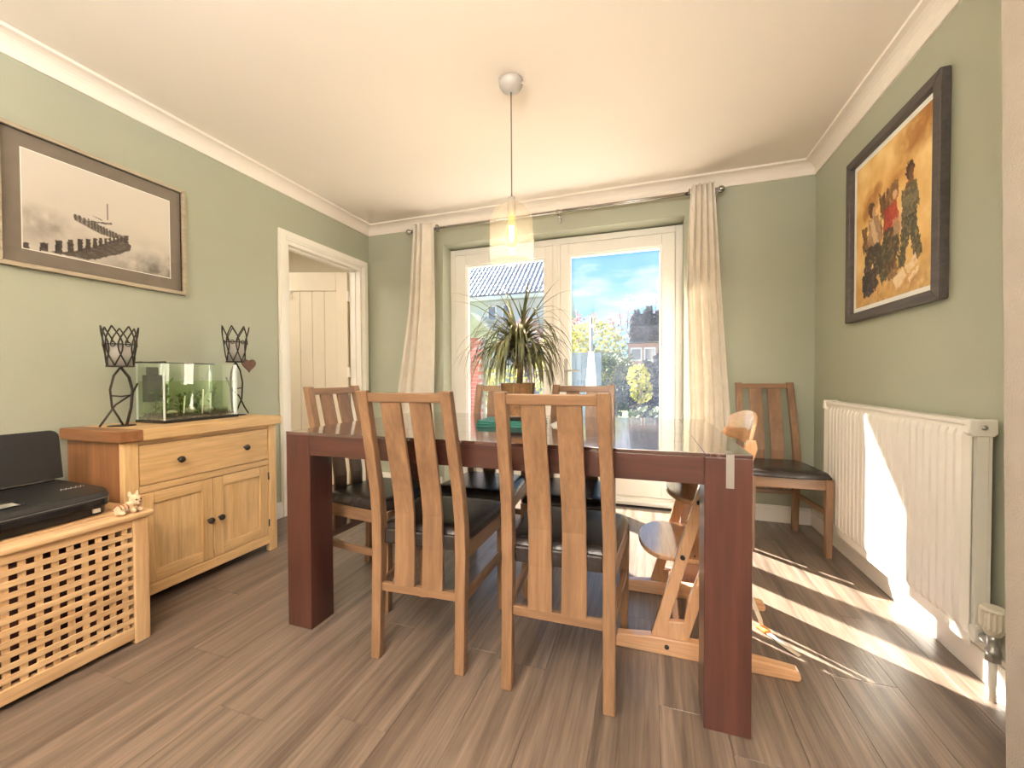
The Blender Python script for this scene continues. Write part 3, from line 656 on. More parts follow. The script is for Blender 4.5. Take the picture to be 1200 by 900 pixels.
# ------------------------------------------------------------------ high chair
hc = thing('high_chair', 'beech wooden high chair with black bolts at the end of the table', 'high chair', (0, 0, 0))
be = M['beech']
for yc, s in ((1.54, -1), (1.957, 1)):
    t = .013
    f = MB().prism([(-.112, 0), (.470, 0), (.478, .012), (.470, .036), (.19, .062), (.02, .062), (-.105, .048), (-.112, .03)], 'y', yc-.019, yc+.019).build('foot_runner', be['x'], hc, bevel=.005)
    # A-shaped side panel: two slanting strips joined at the base
    fs = MB().prism([(.012, .060), (.136, .060), (.124, .128), (.074, .122), (.110, .255), (.214, .625), (.222, .668), (.180, .672), (.172, .62)], 'y', yc-t, yc+t).build('front_upright', be['z'], hc, bevel=.004)
    MB().prism([(.0745, .062), (.138, .062), (.192, .25), (.300, .60), (.350, .755), (.344, .785), (.326, .785), (.312, .765), (.268, .61), (.136, .20), (.124, .130)], 'y', yc-t+.001, yc+t-.001).build('rear_upright', be['z'], hc, bevel=.004)
    for bx, bz in ((.066, .033), (.118, .361), (.170, .560)):
        MB().tube([(bx, yc+s*t, bz), (bx, yc+s*(t+.008 if bz > .1 else .0225), bz)], .008, 12).build('bolt', M['bolt'], hc)
    for i in range(5):
        zz = .20+.085*i; MB().tube([(.088+.277*(zz-.12), yc+s*(t-.001), zz), (.088+.277*(zz-.12), yc+s*(t+.0015), zz)], .003, 8).build('peg_hole', M['bolt'], hc)
def plate(name, z, xf, xb, hw, th):
    n = 14; poly = [(xb, 1.7485-hw+.0), (xf+.10, 1.7485-hw)]
    poly += [(xf+.10-.10*math.sin(PI*k/n), 1.7485-hw*math.cos(PI*k/n)) for k in range(1, n)]
    poly += [(xf+.10, 1.7485+hw), (xb, 1.7485+hw)]
    return MB().prism(poly, 'z', z-th, z).build(name, be['y'], hc, bevel=.005)
plate('foot_plate', .345, -.035, .215, .190, .018)
plate('seat_plate', .555, .070, .300, .190, .018)
box('cross_bar', be['y'], hc, .088, .112, 1.55, 1.947, .082, .118, bevel=.004)
# curved backrest
def rest_(z0, z1, dx, arch, nm):
    n = 20; rings = []
    for i in range(n+1):
        u = -1+2*i/n; y = 1.7485+.2*u; xx = .352+dx-.034*u*u-.0*z0; top = z1 - arch*u*u; 
        rings.append([(xx-.006, y, z0), (xx+.006, y, z0), (xx+.006+.02, y, top), (xx-.006+.02, y, top)])
    MB().loft(rings, True).build(nm, be['y'], hc, bevel=.003)
rest_(.745, .868, .005, .035, 'backrest'); rest_(.615, .700, -.052, .012, 'lower_backrest')
hs = thing('harness_strap', 'cream webbing strap with orange buckle trailing on the floor beside the table leg', 'strap')
def ribbon(pts, w, mat, nm, par):
    rings = []
    for i, p in enumerate(pts):
        p = Vector(p); q = Vector(pts[min(i+1, len(pts)-1)])-Vector(pts[max(i-1, 0)]); n = Vector((-q.y, q.x, 0)); n = n.normalized() if n.length > 1e-5 else Vector((1, 0, 0))
        rings.append([p-n*w, p+n*w, p+n*w+Vector((0, 0, .002)), p-n*w+Vector((0, 0, .002))])
    return MB().loft(rings).build(nm, mat, par)
ribbon([(.35, 1.89, .32), (.375, 1.87, .20), (.40, 1.84, .10), (.424, 1.806, .035), (.428, 1.80, .008)], .010, M['webbing'], 'webbing', hs)
box('buckle', M['orange'], hs, -.014, .014, -.024, .024, 0, .014, bevel=.005, loc=(.431, 1.795, .001)).rotation_euler = (0, 0, R_(32))
ribbon([(.440, 1.776, .004), (.452, 1.755, .006), (.470, 1.725, .003), (.492, 1.695, .002), (.515, 1.668, .001)], .008, M['webbing'], 'webbing', hs)

# ------------------------------------------------------------------ things on the table
zt = TZ+.0005
for k, (w_, d_, a) in enumerate(((.146, .088, 6), (.142, .086, 3))):
    bk = thing('book', ('teal hardback book, lower of two under the potted plant', 'teal hardback book, upper of two under the potted plant')[k], 'book', (-.575, 1.715, zt+k*.0120), R_(a), 'teal books on the table')
    MB().box(-w_, w_, -d_, d_, 0, .002).box(-w_, w_, -d_, d_, .0095, .0115).box(-w_, -w_+.003, -d_, d_, .002, .0095).build('cover', M['teal'], bk, bevel=.001)
    MB().box(-w_+.004, w_-.005, -d_+.005, d_-.005, .002, .0095).build('pages', M['teal'], bk)
ty = MB().lathe([(.001, 0), (.086, 0), (.098, .016), (.100, .022), (.094, .022), (.084, .006), (.001, .006)], n=32).build('plant_saucer', M['darktray'], None, loc=(-.555, 1.73, zt+.0245)); tag(ty, 'dark round saucer between the woven plant pot and the teal books', 'saucer')
pp = thing('potted_plant', 'spiky arching dracaena in a woven basket pot on the dining table', 'plant', (-.555, 1.73, zt+.031))
pot = [(.001, 0), (.062, 0)]
for i in range(29):
    z = .004+.152*i/28; pot.append((.062+.016*(z/.156)+.0022*math.cos(i*PI), z))
pot += [(.070, .156), (.068, .128), (.001, .128)]
MB().lathe(pot, n=36).build('basket_pot', M['basket'], pp)
MB().lathe([(.001, .137), (.05, .135), (.0675, .130), (.001, .129)], n=20).build('soil', M['soil'], pp)
MB().tube([(0, 0, .115), (.006, .004, .22), (-.004, .002, .30), (.0, 0, .36)], [.011, .010, .012, .010], 10).build('stem', M['stem'], pp)
MB().tube([(.01, 0, .115), (.02, .0, .25), (.024, 0, .38), (.028, 0, .47)], [.008, .008, .010, .007], 10).build('stem', M['stem'], pp)
rl = random.Random(4)
def frond(base_, az, el, ln, droop, w):
    n = 9; p = Vector(base_); rings = []; d = Vector((math.cos(az)*math.cos(el), math.sin(az)*math.cos(el), math.sin(el)))
    vs = []; side = Vector((-math.sin(az), math.cos(az), 0))
    for i in range(n+1):
        t = i/n; ww = w*(.45+.55*min(1, t*5))*max(.04, (1-t**2.2))
        up = side.cross(d); vs += [p-side*ww+up*ww*.35, p, p+side*ww+up*ww*.35]
        p = p+d*(ln/n); d = (d+Vector((0, 0, -droop*(.35+1.3*t)/n))).normalized()
    fs = []
    for i in range(n):
        a = i*3; fs += [(a, a+1, a+4, a+3), (a+1, a+2, a+5, a+4)]
    MB().add(vs, fs, True).build('leaf', M['frond'], pp)
for k in range(104):
    az = 2*PI*k*.381966+rl.uniform(-.2, .2); z = rl.uniform(.27, .37)
    frond((.006*math.cos(az), .006*math.sin(az), z), az, R_(rl.uniform(15, 62)), rl.uniform(.28, .40), rl.uniform(3.0, 6.0), rl.uniform(.0045, .0075))
for k in range(96):
    az = 2*PI*k*.381966; frond((.01*math.cos(az), .01*math.sin(az), rl.uniform(.22, .35)), az, R_(rl.uniform(20, 66)), rl.uniform(.22, .36), rl.uniform(5, 9), rl.uniform(.0045, .007))
for k in range(11):
    az = rl.uniform(0, 2*PI); frond((.004, .002, rl.uniform(.33, .37)), az, R_(rl.uniform(40, 78)), rl.uniform(.30, .38), rl.uniform(.6, 2.0), rl.uniform(.005, .0075))
for k in range(8):
    az = rl.uniform(0, 2*PI); frond((.027, 0, rl.uniform(.42, .475)), az, R_(rl.uniform(62, 86)), rl.uniform(.10, .22), rl.uniform(.3, 1.2), rl.uniform(.004, .006))
frond((.027, 0, .47), .35, R_(58), .20, -.3, .007)
lf = thing('folded_leaflet', 'white folded leaflet lying on the table against the teal books', 'leaflet', (-.345, 1.72, zt), R_(20))
MB().hexa([(-.05, -.07, 0), (.05, -.07, .02), (.05, -.07, .0215), (-.05, -.07, .0015)], [(-.05, .07, 0), (.05, .07, .045), (.05, .07, .0465), (-.05, .07, .0015)]).build('sheet', M['page'], lf)
MB().hexa([(-.055, -.07, 0), (.06, -.06, .0), (.06, -.06, .001), (-.055, -.07, .001)], [(-.05, .07, 0), (.065, .07, .0), (.065, .07, .001), (-.05, .07, .001)]).build('sheet', M['page'], lf)

# ------------------------------------------------------------------ sideboard
ok = M['oak']
sb = thing('sideboard', 'light oak sideboard with one drawer over two doors, dark knobs', 'sideboard', (0, 0, 0))
SX0, SX1, SY0, SY1 = -2.462, -2.076, 1.062, 1.786
tp = box('top', ok['y'], sb, SX0-.008, -2.044, 1.122, 1.806, .732, .782, bevel=.005)
box('end_block', M['oak_end_shaded']['x'], tp, SX0-.008, -2.044, 1.040, 1.1215, .732, .782, bevel=.005, label='darker end block of the top')
box('side_panel', M['oak_end_shaded']['z'], sb, SX0, SX1-.022, SY0, SY0+.02, .06, .732)  # left side: its shade is put into the darker wood colour
box('side_panel', ok['z'], sb, SX0, SX1-.022, SY1-.02, SY1, .06, .732)
box('back_panel', ok['z'], sb, SX0, SX0+.01, SY0+.02, SY1-.02, .07, .732)
for y0, y1 in ((SY0, SY0+.053), (SY1-.048, SY1)):
    box('corner_post', ok['z'], sb, SX1-.022, SX1+.010, y0, y1, 0, .732, bevel=.004)
    box('corner_post', ok['z'], sb, SX0+.011, SX0+.05, y0+.0, y1, 0, .0595, bevel=.003)
YA, YE = SY0+.053, SY1-.048
box('rail', ok['y'], sb, SX1-.02, SX1+.007, YA, YE, .714, .732)
box('rail', ok['y'], sb, SX1-.02, SX1+.007, YA, YE, .502, .533)
box('rail', ok['y'], sb, SX1-.02, SX1+.009, YA, YE, .046, .094)
box('bottom_panel', ok['y'], sb, SX0+.01, SX1-.021, YA, YE, .07, .09)
MB().box(SX0+.01, SX1-.021, YA-.02, YE+.02, .5, .51).build('shelf', ok['y'], sb)
def knob(par, x, y, z):
    n = 14; prof = [(.006, 0), (.006, .010), (.008, .012), (.014, .018), (.0155, .024), (.013, .030), (.006, .033), (.0005, .0335)]
    MB().loft([[(x+h, y+r*math.cos(2*PI*k/n), z+r*math.sin(2*PI*k/n)) for k in range(n)] for r, h in prof], True).build('knob', M['iron'], par)
dw = box('drawer', ok['y'], sb, SX1-.018, SX1+.005, YA+.003, YE-.003, .536, .711)
knob(dw, SX1+.005, 1.272, .624); knob(dw, SX1+.005, 1.594, .626)
ym = (YA+YE)/2
for y0, y1, ky, hy in ((YA+.003, ym-.0015, ym-.026, None), (ym+.0015, YE-.003, ym+.026, YE)):
    q = .052; d = box('door', ok['z'], sb, SX1-.014, SX1-.006, y0+.002, y1-.002, .099, .497)
    for a0, a1 in ((y0, y0+q), (y1-q, y1)): box('door_stile', ok['z'], d, SX1-.016, SX1+.005, a0, a1, .097, .499)
    for z0, z1 in ((.097, .097+q), (.499-q, .499)): box('door_rail', ok['y'], d, SX1-.016, SX1+.005, y0+q, y1-q, z0, z1)
    box('door_panel', ok['z'], d, SX1-.0055, SX1-.003, y0+q, y1-q, .097+q, .499-q, bevel=.001)
    knob(d, SX1+.005, ky, .294)
    if hy:
        for z in (.165, .435): MB().tube([(SX1+.006, hy-.001, z-.02), (SX1+.006, hy-.001, z+.02)], .004, 8).build('hinge', M['iron'], d)

# ------------------------------------------------------------------ aquarium
aq = thing('aquarium', 'small rectangular glass aquarium with green weed on the sideboard', 'aquarium', (-2.30, 1.472, .7825))
AX, AY, AH = .100, .180, .290
box('base_mat', M['gloss_black'], aq, -AX-.006, AX+.006, -AY-.006, AY+.006, 0, .014, bevel=.002)
g = .004
for a in ((-AX, AX, -AY, -AY+g), (-AX, AX, AY-g, AY), (-AX, -AX+g, -AY+g, AY-g), (AX-g, AX, -AY+g, AY-g)):
    MB().box(a[0], a[1], a[2], a[3], .0145, AH).build('glass_pane', M['tank'], aq)
sil = plain('clear_silicone', (.7, .78, .74), .2)
for sx in (-1, 1):
    for sy in (-1, 1): MB().box(sx*(AX-.001)-.003, sx*(AX-.001)+.003, sy*(AY-.001)-.003, sy*(AY-.001)+.003, .0145, AH).build('edge_seal', sil, aq)
MB().box(-AX+g+.0005, AX-g-.0005, -AY+g+.0005, AY-g-.0005, .042, .205).build('water', M['water'], aq)
lid = MB().box(-AX-.001, AX+.001, -AY-.001, AY+.001, AH+.0005, AH+.004); lid.build('cover_glass', M['tank'], aq)
MB().box(-AX-.003, -AX+.03, -AY-.002, AY+.002, AH+.0045, AH+.012).box(-AX-.003, AX+.003, -AY-.003, -AY+.012, AH+.0045, AH+.010).build('lid_rim', M['gloss_black'], aq, bevel=.001)
# gravel bed
gv = MB(); rg = random.Random(3)
n = 22
for i in range(n):
    for j in range(n*2-4):
        x = -AX+.009+(2*AX-.018)*(i+rg.random()*.8)/n; y = -AY+.009+(2*AY-.018)*(j+rg.random()*.8)/(n*2-4)
        r = rg.uniform(.0035, .0062); z = .020+.014*rg.random()+.010*(.5-.5*math.cos(y*20))
        gv.add([(x-r, y, z), (x, y-r, z), (x+r, y, z), (x, y+r, z), (x, y, z+r), (x, y, z-r)], [(0, 1, 4), (1, 2, 4), (2, 3, 4), (3, 0, 4), (1, 0, 5), (2, 1, 5), (3, 2, 5), (0, 3, 5)])
gv.box(-AX+.0045, AX-.0045, -AY+.0045, AY-.0045, .0146, .027)
o = gv.build('gravel', M['gravel'], aq); o['kind'] = 'stuff'
for x, y, r in ((.03, -.02, .022), (.05, .05, .017), (-.02, .10, .024), (.04, -.11, .018)):
    MB().ball((x, y, .040+r*.4), (r*1.2, r*1.3, r*.8), 6, False).build('stone', M['stone'], aq)
MB().box(-.088, -.045, -.165, -.085, .10, .235).box(-.085, -.055, -.15, -.11, .235, .275).build('filter', M['filter'], aq, bevel=.004)
for k in range(9):
    x = rg.uniform(-.085, .02); y = -.14+.295*k/8; h = rg.uniform(.10, .16); wd = MB()
    for q in range(26):
        z = .035+h*rg.random(); a = rg.uniform(0, 2*PI); l = rg.uniform(.02, .045); px, py = x+rg.uniform(-.012, .012), y+rg.uniform(-.014, .014)
        e = Vector((math.cos(a)*l, math.sin(a)*l, rg.uniform(-.01, .03))); ex = max(-.092, min(.092, px+e.x)); ey = max(-.172, min(.172, py+e.y)); s_ = Vector((-math.sin(a), math.cos(a), 0))*.007; mx_ = Vector(((px+ex)/2, (py+ey)/2, z+e.z/2))
        wd.add([(px, py, z), mx_+s_, (ex, ey, z+e.z), mx_-s_], [(0, 1, 2, 3)])
    wd.tube([(x, y, .03), (x+.004, y, .03+h)], .0025, 5)
    wd.build('water_weed', M['weed'], aq)
for y, h in ((-.07, .10), (.02, .13), (.06, .11)):
    MB().tube([(.06, y, .03), (.062, y+.006, .03+h)], .0035, 6).build('pale_rod', M['mat_white'], aq)

# ------------------------------------------------------------------ iron candle holders
def candle_holder(label, loc, rz, h0, hc_, r0, r1, mirror=1, simple=False):
    t = thing('candle_holder', label, 'candle holder', loc, rz, 'wrought iron candle holders')
    npet = 7
    cup = MB()
    for k in range(npet):
        a = 2*PI*k/npet; hw = PI/npet*1.32
        for s in (-1, 1):
            pts = []
            for i in range(11):
                u = i/10; off = s*hw*math.sin(PI*u)**1.15
                rr = r0+(r1-r0)*u; pts.append((rr*math.cos(a+off), rr*math.sin(a+off), h0+hc_*u))
            cup.tube(pts, .0031, 5)
        e = h0+hc_*.55; rr = r0+(r1-r0)*.55
        cup.tube([((rr+.002)*math.cos(a+.16*math.cos(q)), (rr+.002)*math.sin(a+.16*math.cos(q)), e+.0105*math.sin(q)) for q in [2*PI*i/10 for i in range(10)]], .0022, 5, closed=True)
    for z, r in ((h0, r0), (h0+hc_*.55, r0+(r1-r0)*.55)):
        cup.tube([(r*math.cos(2*PI*i/24), r*math.sin(2*PI*i/24), z) for i in range(24)], .0028, 6, closed=True)
    cup.build('petal_crown', M['iron'], t)
    MB().lathe([(.001, h0-.004), (r0+.004, h0-.004), (r0+.005, h0+.002), (.001, h0+.002)], n=24).build('tray', M['iron'], t)
    MB().lathe([(.001, h0+.003), (r0-.006, h0+.003), (r0+.004, h0+hc_*.58), (r0+.002, h0+hc_*.58), (r0-.009, h0+.006), (.001, h0+.006)], n=24).build('candle_glass', M['candle_glass'], t)
    MB().lathe([(.001, h0+.0065), (r0-.014, h0+.0065), (r0-.014, h0+hc_*.33), (.001, h0+hc_*.33)], n=20).build('candle', M['page'], t)
    z1 = h0-.004
    def strap(pts, r=.0042): return MB().tube(pts, r, 6)
    m = mirror
    strap([(0, 0, z1), (.004, m*.028, z1*.83), (.006, m*.040, z1*.60), (.004, m*.034, z1*.30), (.002, m*.018, 0.004)], .0058).build('leg', M['iron'], t)
    strap([(0, 0, z1), (0, -m*.026, z1*.85), (0, -m*.040, z1*.62), (0, -m*.034, z1*.32), (0, -m*.010, z1*.14), (0, m*.004, .004)]).build('leg', M['iron'], t)
    strap([(0, m*.036, z1*.52), (-.004, -m*.02, z1*.36), (-.006, -m*.055, z1*.14), (-.004, -m*.078, .004)]).build('leg', M['iron'], t)
    strap([(0, -m*.038, z1*.52), (.002, 0, z1*.50), (.004, m*.038, z1*.52), (.004, m*.062, z1*.72)], .004).build('arm', M['iron'], t)
    MB().lathe([(.001, 0), (.05, 0), (.05, .003), (.001, .003)], n=20).build('foot_plate', M['iron'], t)
    return t
candle_holder('tall black iron candle holder, left of the aquarium', (-2.30, 1.178, .7825), R_(0), .275, .180, .045, .064)
c2 = candle_holder('black iron candle holder with a brown metal heart, right of the aquarium', (-2.30, 1.725, .7825), R_(0), .315, .205, .045, .068, -1)
def heart(s, n=40):
    pts = []
    for i in range(n):
        t = 2*PI*i/n; pts.append((s*16*math.sin(t)**3/17, s*(13*math.cos(t)-5*math.cos(2*t)-2*math.cos(3*t)-math.cos(4*t))/17))
    return pts
MB().prism(heart(.047), 'x', .028, .034).build('heart', M['rust'], c2, bevel=.0015, label='brown heart', loc=(0, .058, .297))
MB().tube([(.01, .02, .315), (.03, .05, .325), (.031, .07, .318)], .0015, 5).build('hook', M['iron'], c2)

# ------------------------------------------------------------------ hamper
hp = thing('laundry_hamper', 'wooden lattice laundry hamper under the printer', 'hamper', (0, 0, 0))
hm = M['hamper']
HX0, HX1, HY0, HY1 = -2.32, -1.822, .03, 1.012
for x0, x1 in ((HX1-.045, HX1), (HX0, HX0+.045)):
    for y0, y1 in ((HY1-.05, HY1), (HY0, HY0+.05)):
        box('corner_post', hm['z'], hp, x0, x1, y0, y1, 0, .472, bevel=.005)
YP0, YP1 = HY0+.05, HY1-.05
box('rail', hm['y'], hp, HX1-.030, HX1-.004, YP0, YP1, .020, .066); box('rail', hm['y'], hp, HX1-.030, HX1-.004, YP0, YP1, .442, .472)
box('rail', hm['y'], hp, HX0+.006, HX0+.03, YP0, YP1, .020, .066); box('rail', hm['y'], hp, HX0+.006, HX0+.03, YP0, YP1, .430, .472)
nvs = 24; pv = (YP1-YP0)/nvs
mv = MB().box(HX1-.0155, HX1-.0101, -.0086, .0086, .064, .446).mesh('slat_vertical'); mv.materials.append(hm['z'])
mhz = MB().box(HX1-.0100, HX1-.0045, YP0+.001, YP1-.001, -.0088, .0088).mesh('slat_horizontal'); mhz.materials.append(hm['y'])
def inst(name, me, par, loc):
    o = bpy.data.objects.new(name, me); C.objects.link(o); o.parent = par; o.location = loc; return o
for k in range(nvs): inst('slat', mv, hp, (0, YP0+pv*(k+.5)-.004, 0))
nh = 10
for k in range(nh): inst('slat', mhz, hp, (0, 0, .066+(.442-.066)*(k+.75)/(nh+.5)))
for y0, y1 in ((HY1-.026, HY1-.006), (HY0+.006, HY0+.026)):
    box('end_panel', hm['x'], hp, HX0+.045, HX1-.045, y0, y1, .02, .472)
box('lining', M['liner'], hp, HX0+.05, HX1-.05, HY0+.05, HY1-.05, .03, .40, bevel=0)
# lid: frame and lattice
LZ0, LZ1 = .4725, .496
for a in ((HX1-.05, HX1+.012, HY0-.012, HY1+.012), (HX0-.01, HX0+.05, HY0-.012, HY1+.012)):
    MB().box(a[0], a[1], a[2], a[3], LZ0, LZ1).build('lid_rail', hm['y'], hp, bevel=.008, seg=3)
for y0, y1 in ((HY1-.045, HY1+.012), (HY0-.012, HY0+.045)): box('lid_rail', hm['x'], hp, HX0+.0505, HX1-.0505, y0, y1, LZ0, LZ1, bevel=.004)
ml = MB().box(HX0+.05, HX1-.05, -.0105, .0105, LZ0+.004, LZ0+.012).mesh('lid_slat'); ml.materials.append(hm['x'])
for k in range(24): inst('slat', ml, hp, (0, HY0+.055+(HY1-HY0-.11)*(k+.5)/24, 0))
ml2 = MB().box(-.0105, .0105, HY0+.045, HY1-.045, LZ0+.0122, LZ0+.021).mesh('lid_slat_long'); ml2.materials.append(hm['y'])
for k in range(10): inst('slat', ml2, hp, (HX0+.07+(HX1-HX0-.14)*(k+.5)/10, 0, 0))

# ------------------------------------------------------------------ printer
pn = thing('printer', 'black inkjet printer with its scanner lid raised, on the wooden hamper', 'printer', (-2.085, .735, LZ1+.0005), R_(4))
# local: front = +x, right end = +y
def rounded(x0, x1, y0, y1, rf, n=8):
    pts = [(x0, y0), (x0, y1)]
    pts += [(x1-rf+rf*math.sin(PI/2*i/n), y1-rf*.55+rf*.55*math.cos(PI/2*i/n)) for i in range(n+1)]
    pts += [(x1-rf+rf*math.cos(PI/2*i/n), y0+rf*.55-rf*.55*math.sin(PI/2*i/n)) for i in range(n+1)]
    return pts
MB().prism(rounded(-.17, .165, -.222, .222, .10), 'z', 0, .030).build('paper_tray', M['black'], pn, bevel=.004)
MB().prism(rounded(-.17, .185, -.226, .226, .11), 'z', .031, .060).build('body', M['gloss_black'], pn, bevel=.006)
MB().prism(rounded(-.17, .186, -.227, .227, .111), 'z', .0602, .0625).build('trim_line', M['steel'], pn)
P = rounded(-.17, .183, -.225, .225, .10)
dk = MB(); n = len(P)
dk.loft([[(a, b, .063) for a, b in P], [(a-(.012 if a > .05 else 0), b*.985, .083+.016*(1-(a+.17)/.353)) for a, b in P]]).build('control_deck', M['black'], pn, bevel=.003)
sc = MB().hexa([(.070, -.075, .0895), (.130, -.075, .0865), (.130, .0, .0865), (.070, .0, .0895)], [(.070, -.075, .0915), (.130, -.075, .0885), (.130, .0, .0885), (.070, .0, .0915)]).build('touch_screen', M['gloss_black'], pn)
MB().hexa([(.078, -.062, .0914), (.122, -.062, .0890), (.122, -.012, .0890), (.078, -.012, .0914)], [(.078, -.062, .0918), (.122, -.062, .0894), (.122, -.012, .0894), (.078, -.012, .0918)]).build('display', M['screen'], sc)
# white script mark and sticker
mk = MB(); mw = .0016
for k in range(5):
    y = .125+.014*k; mk.tube([(.050, y, .0925), (.030, y+.009, .0938), (.046, y+.012, .0928)], .0011, 5)
mk.build('white_script_mark', M['mat_white'], pn)
MB().box(.1480, .1735, .150, .170, .010, .024).build('sticker', M['page'], pn)
# raised lid
ldp = [(-.232, .0), (.232, .0)]
rr = .03; n = 6
poly = [(-.232, 0), (.232, 0), (.232, .195-rr)]+[(.232-rr+rr*math.cos(PI/2*i/n), .195-rr+rr*math.sin(PI/2*i/n)) for i in range(1, n+1)]+[(-.232+rr-rr*math.sin(PI/2*i/n), .195-rr+rr*math.cos(PI/2*i/n)) for i in range(0, n+1)]
lo_ = MB().prism(poly, 'x', -.008, .008).build('scanner_lid', M['charcoal'], pn, bevel=.004, loc=(-.150, 0, .104)); lo_.rotation_euler = (0, R_(-7), 0)
MB().box(-.165, -.130, -.20, .20, .099, .108).build('hinge_bar', M['gloss_black'], pn, bevel=.003)

# toy cat on the hamper corner
tc_ = thing('toy_cat', 'small cream and brown toy cat lying on the hamper corner', 'toy', (-1.842, .966, LZ1+.0005), R_(0)); tc_.scale = (1.2, .78, 1.15)
def blobs(name, mat, par, els, vox=.0028):
    m = MB()
    for c, r in els: m.ball(c, r, 8)
    o = m.build(name, mat, par); r = o.modifiers.new('remesh', 'REMESH'); r.mode = 'VOXEL'; r.voxel_size = vox; r.use_smooth_shade = True
    s = o.modifiers.new('smooth', 'SMOOTH'); s.iterations = 3
    return o
blobs('body', M['plush'], tc_, [((0, -.036, .016), (.019, .028, .016)), ((0, -.010, .019), (.017, .022, .018)), ((.004, .014, .040), (.020, .021, .019)), ((.014, .014, .033), (.012, .011, .010)),
    ((.012, .000, .008), (.015, .009, .008)), ((.012, .026, .008), (.016, .009, .008)), ((-.004, -.002, .058), (.007, .008, .010)), ((-.004, .030, .058), (.007, .008, .010)), ((.012, -.045, .007), (.016, .010, .007)),
    ((.006, -.060, .007), (.007, .010, .006)), ((-.002, .036, .026), (.010, .008, .024))])
for s in (-1, 1): MB().ball((.021, .014+s*.0085, .043), .0028, 6).build('eye', M['eye'], tc_)
MB().ball((.0255, .014, .0365), (.0025, .0035, .0025), 6).build('nose', M['plush_brown'], tc_)
for y in (-.05, -.036, -.022):
    MB().tube([(.019*math.cos(t)*.97, y, .016+.0165*math.sin(t)) for t in [.25+i*(PI-.5)/8 for i in range(9)]], .0025, 5).build('stripe', M['plush_brown'], tc_)

# ------------------------------------------------------------------ radiator
rdt = thing('radiator', 'white panel radiator with vertical ribs and thermostatic valve', 'radiator', (0, 0, 0))
RX, RY0, RY1, RZ0, RZ1 = .972, 1.672, 2.800, .135, .860
pts = []; pitch = .040; nr = int((RY1-RY0-.05)/pitch); ys = RY0+.025
prof = [(RX+.004, RY0+.004)]
for k in range(nr):
    b = ys+k*pitch
    prof += [(RX+.020, b), (RX+.020, b+.008), (RX, b+.0115), (RX, b+.0365)]
prof += [(RX+.020, ys+nr*pitch), (RX+.004, RY1-.004)]
v = []; zl = [RZ0+.0, RZ0+.035, RZ0+.055, RZ1-.055, RZ1-.035, RZ1-.022]
for z in zl:
    flat = z in (zl[0], zl[1], zl[4], zl[5])
    v.append([((RX+.008 if flat else a), b, z) for a, b in prof])
np_ = len(prof); fs = []
for i in range(len(zl)-1):
    for k in range(np_-1): fs.append((i*np_+k, i*np_+k+1, (i+1)*np_+k+1, (i+1)*np_+k))
o = MB().add([p for r in v for p in r], fs).build('front_panel', M['rad'], rdt); sdm = o.modifiers.new('solid', 'SOLIDIFY'); sdm.thickness = .003; sdm.offset = 0
MB().box(1.020, 1.028, RY0+.004, RY1-.004, RZ0, RZ1-.022).build('rear_panel', M['rad'], rdt)
box('top_grille', M['rad'], rdt, RX+.002, 1.030, RY0+.002, RY1-.002, RZ1-.0215, RZ1-.004, bevel=.004)
for y0, y1 in ((RY0, RY0+.022), (RY1-.022, RY1)):
    MB().prism([(RX-.006, RZ1-.045), (RX-.002, RZ1), (1.038, RZ1), (1.040, RZ1-.045), (1.030, RZ1-.055), (RX+.006, RZ1-.055)], 'y', y0-.001, y1).build('end_cap', M['rad'], rdt, bevel=.004)
    MB().box(RX+.018, 1.019, y0+.004, y1-.003, RZ0+.02, RZ1-.056).build('side_cover', M['rad'], rdt)
MB().tube([(1.004, RY0-.002, RZ1-.026), (1.004, RY0-.005, RZ1-.026)], .008, 10).build('air_vent', M['steel'], rdt)
MB().box(1.029, XR-.001, RY0+.15, RY0+.18, .25, .75).box(1.029, XR-.001, RY1-.18, RY1-.15, .25, .75).build('wall_bracket', M['rad'], rdt)
vx, vy = 1.003, 1.622
MB().tube([(vx, RY0+.012, .175), (vx, vy, .175)], .013, 12).lathe([(.017, .140), (.017, .158), (.014, .160), (.016, .19), (.014, .205)], vx, vy, 14).lathe([(.019, .126), (.019, .140)], vx, vy, 6, False).build('valve_body', M['steel'], rdt)
MB().box(vx-.022, vx+.022, RY0-.012, RY0+.02, .150, .200).build('valve_union', M['rad'], rdt, bevel=.006)
hd = MB(); n = 32; rings = []
for z, r in ((.205, .017), (.215, .022), (.222, .026), (.232, .031), (.275, .031), (.284, .030), (.290, .024), (.291, .001)):
    rings.append([(vx+(r-(.0032 if (k % 2 and .225 < z < .28) else 0))*math.cos(2*PI*k/n), vy+(r-(.0032 if (k % 2 and .225 < z < .28) else 0))*math.sin(2*PI*k/n), z) for k in range(n)])
hd.loft(rings).build('thermostat_head', M['trv'], rdt)
MB().tube([(vx, vy, .140), (vx, vy, 0)], .0095, 12).build('pipe', M['rad'], rdt)

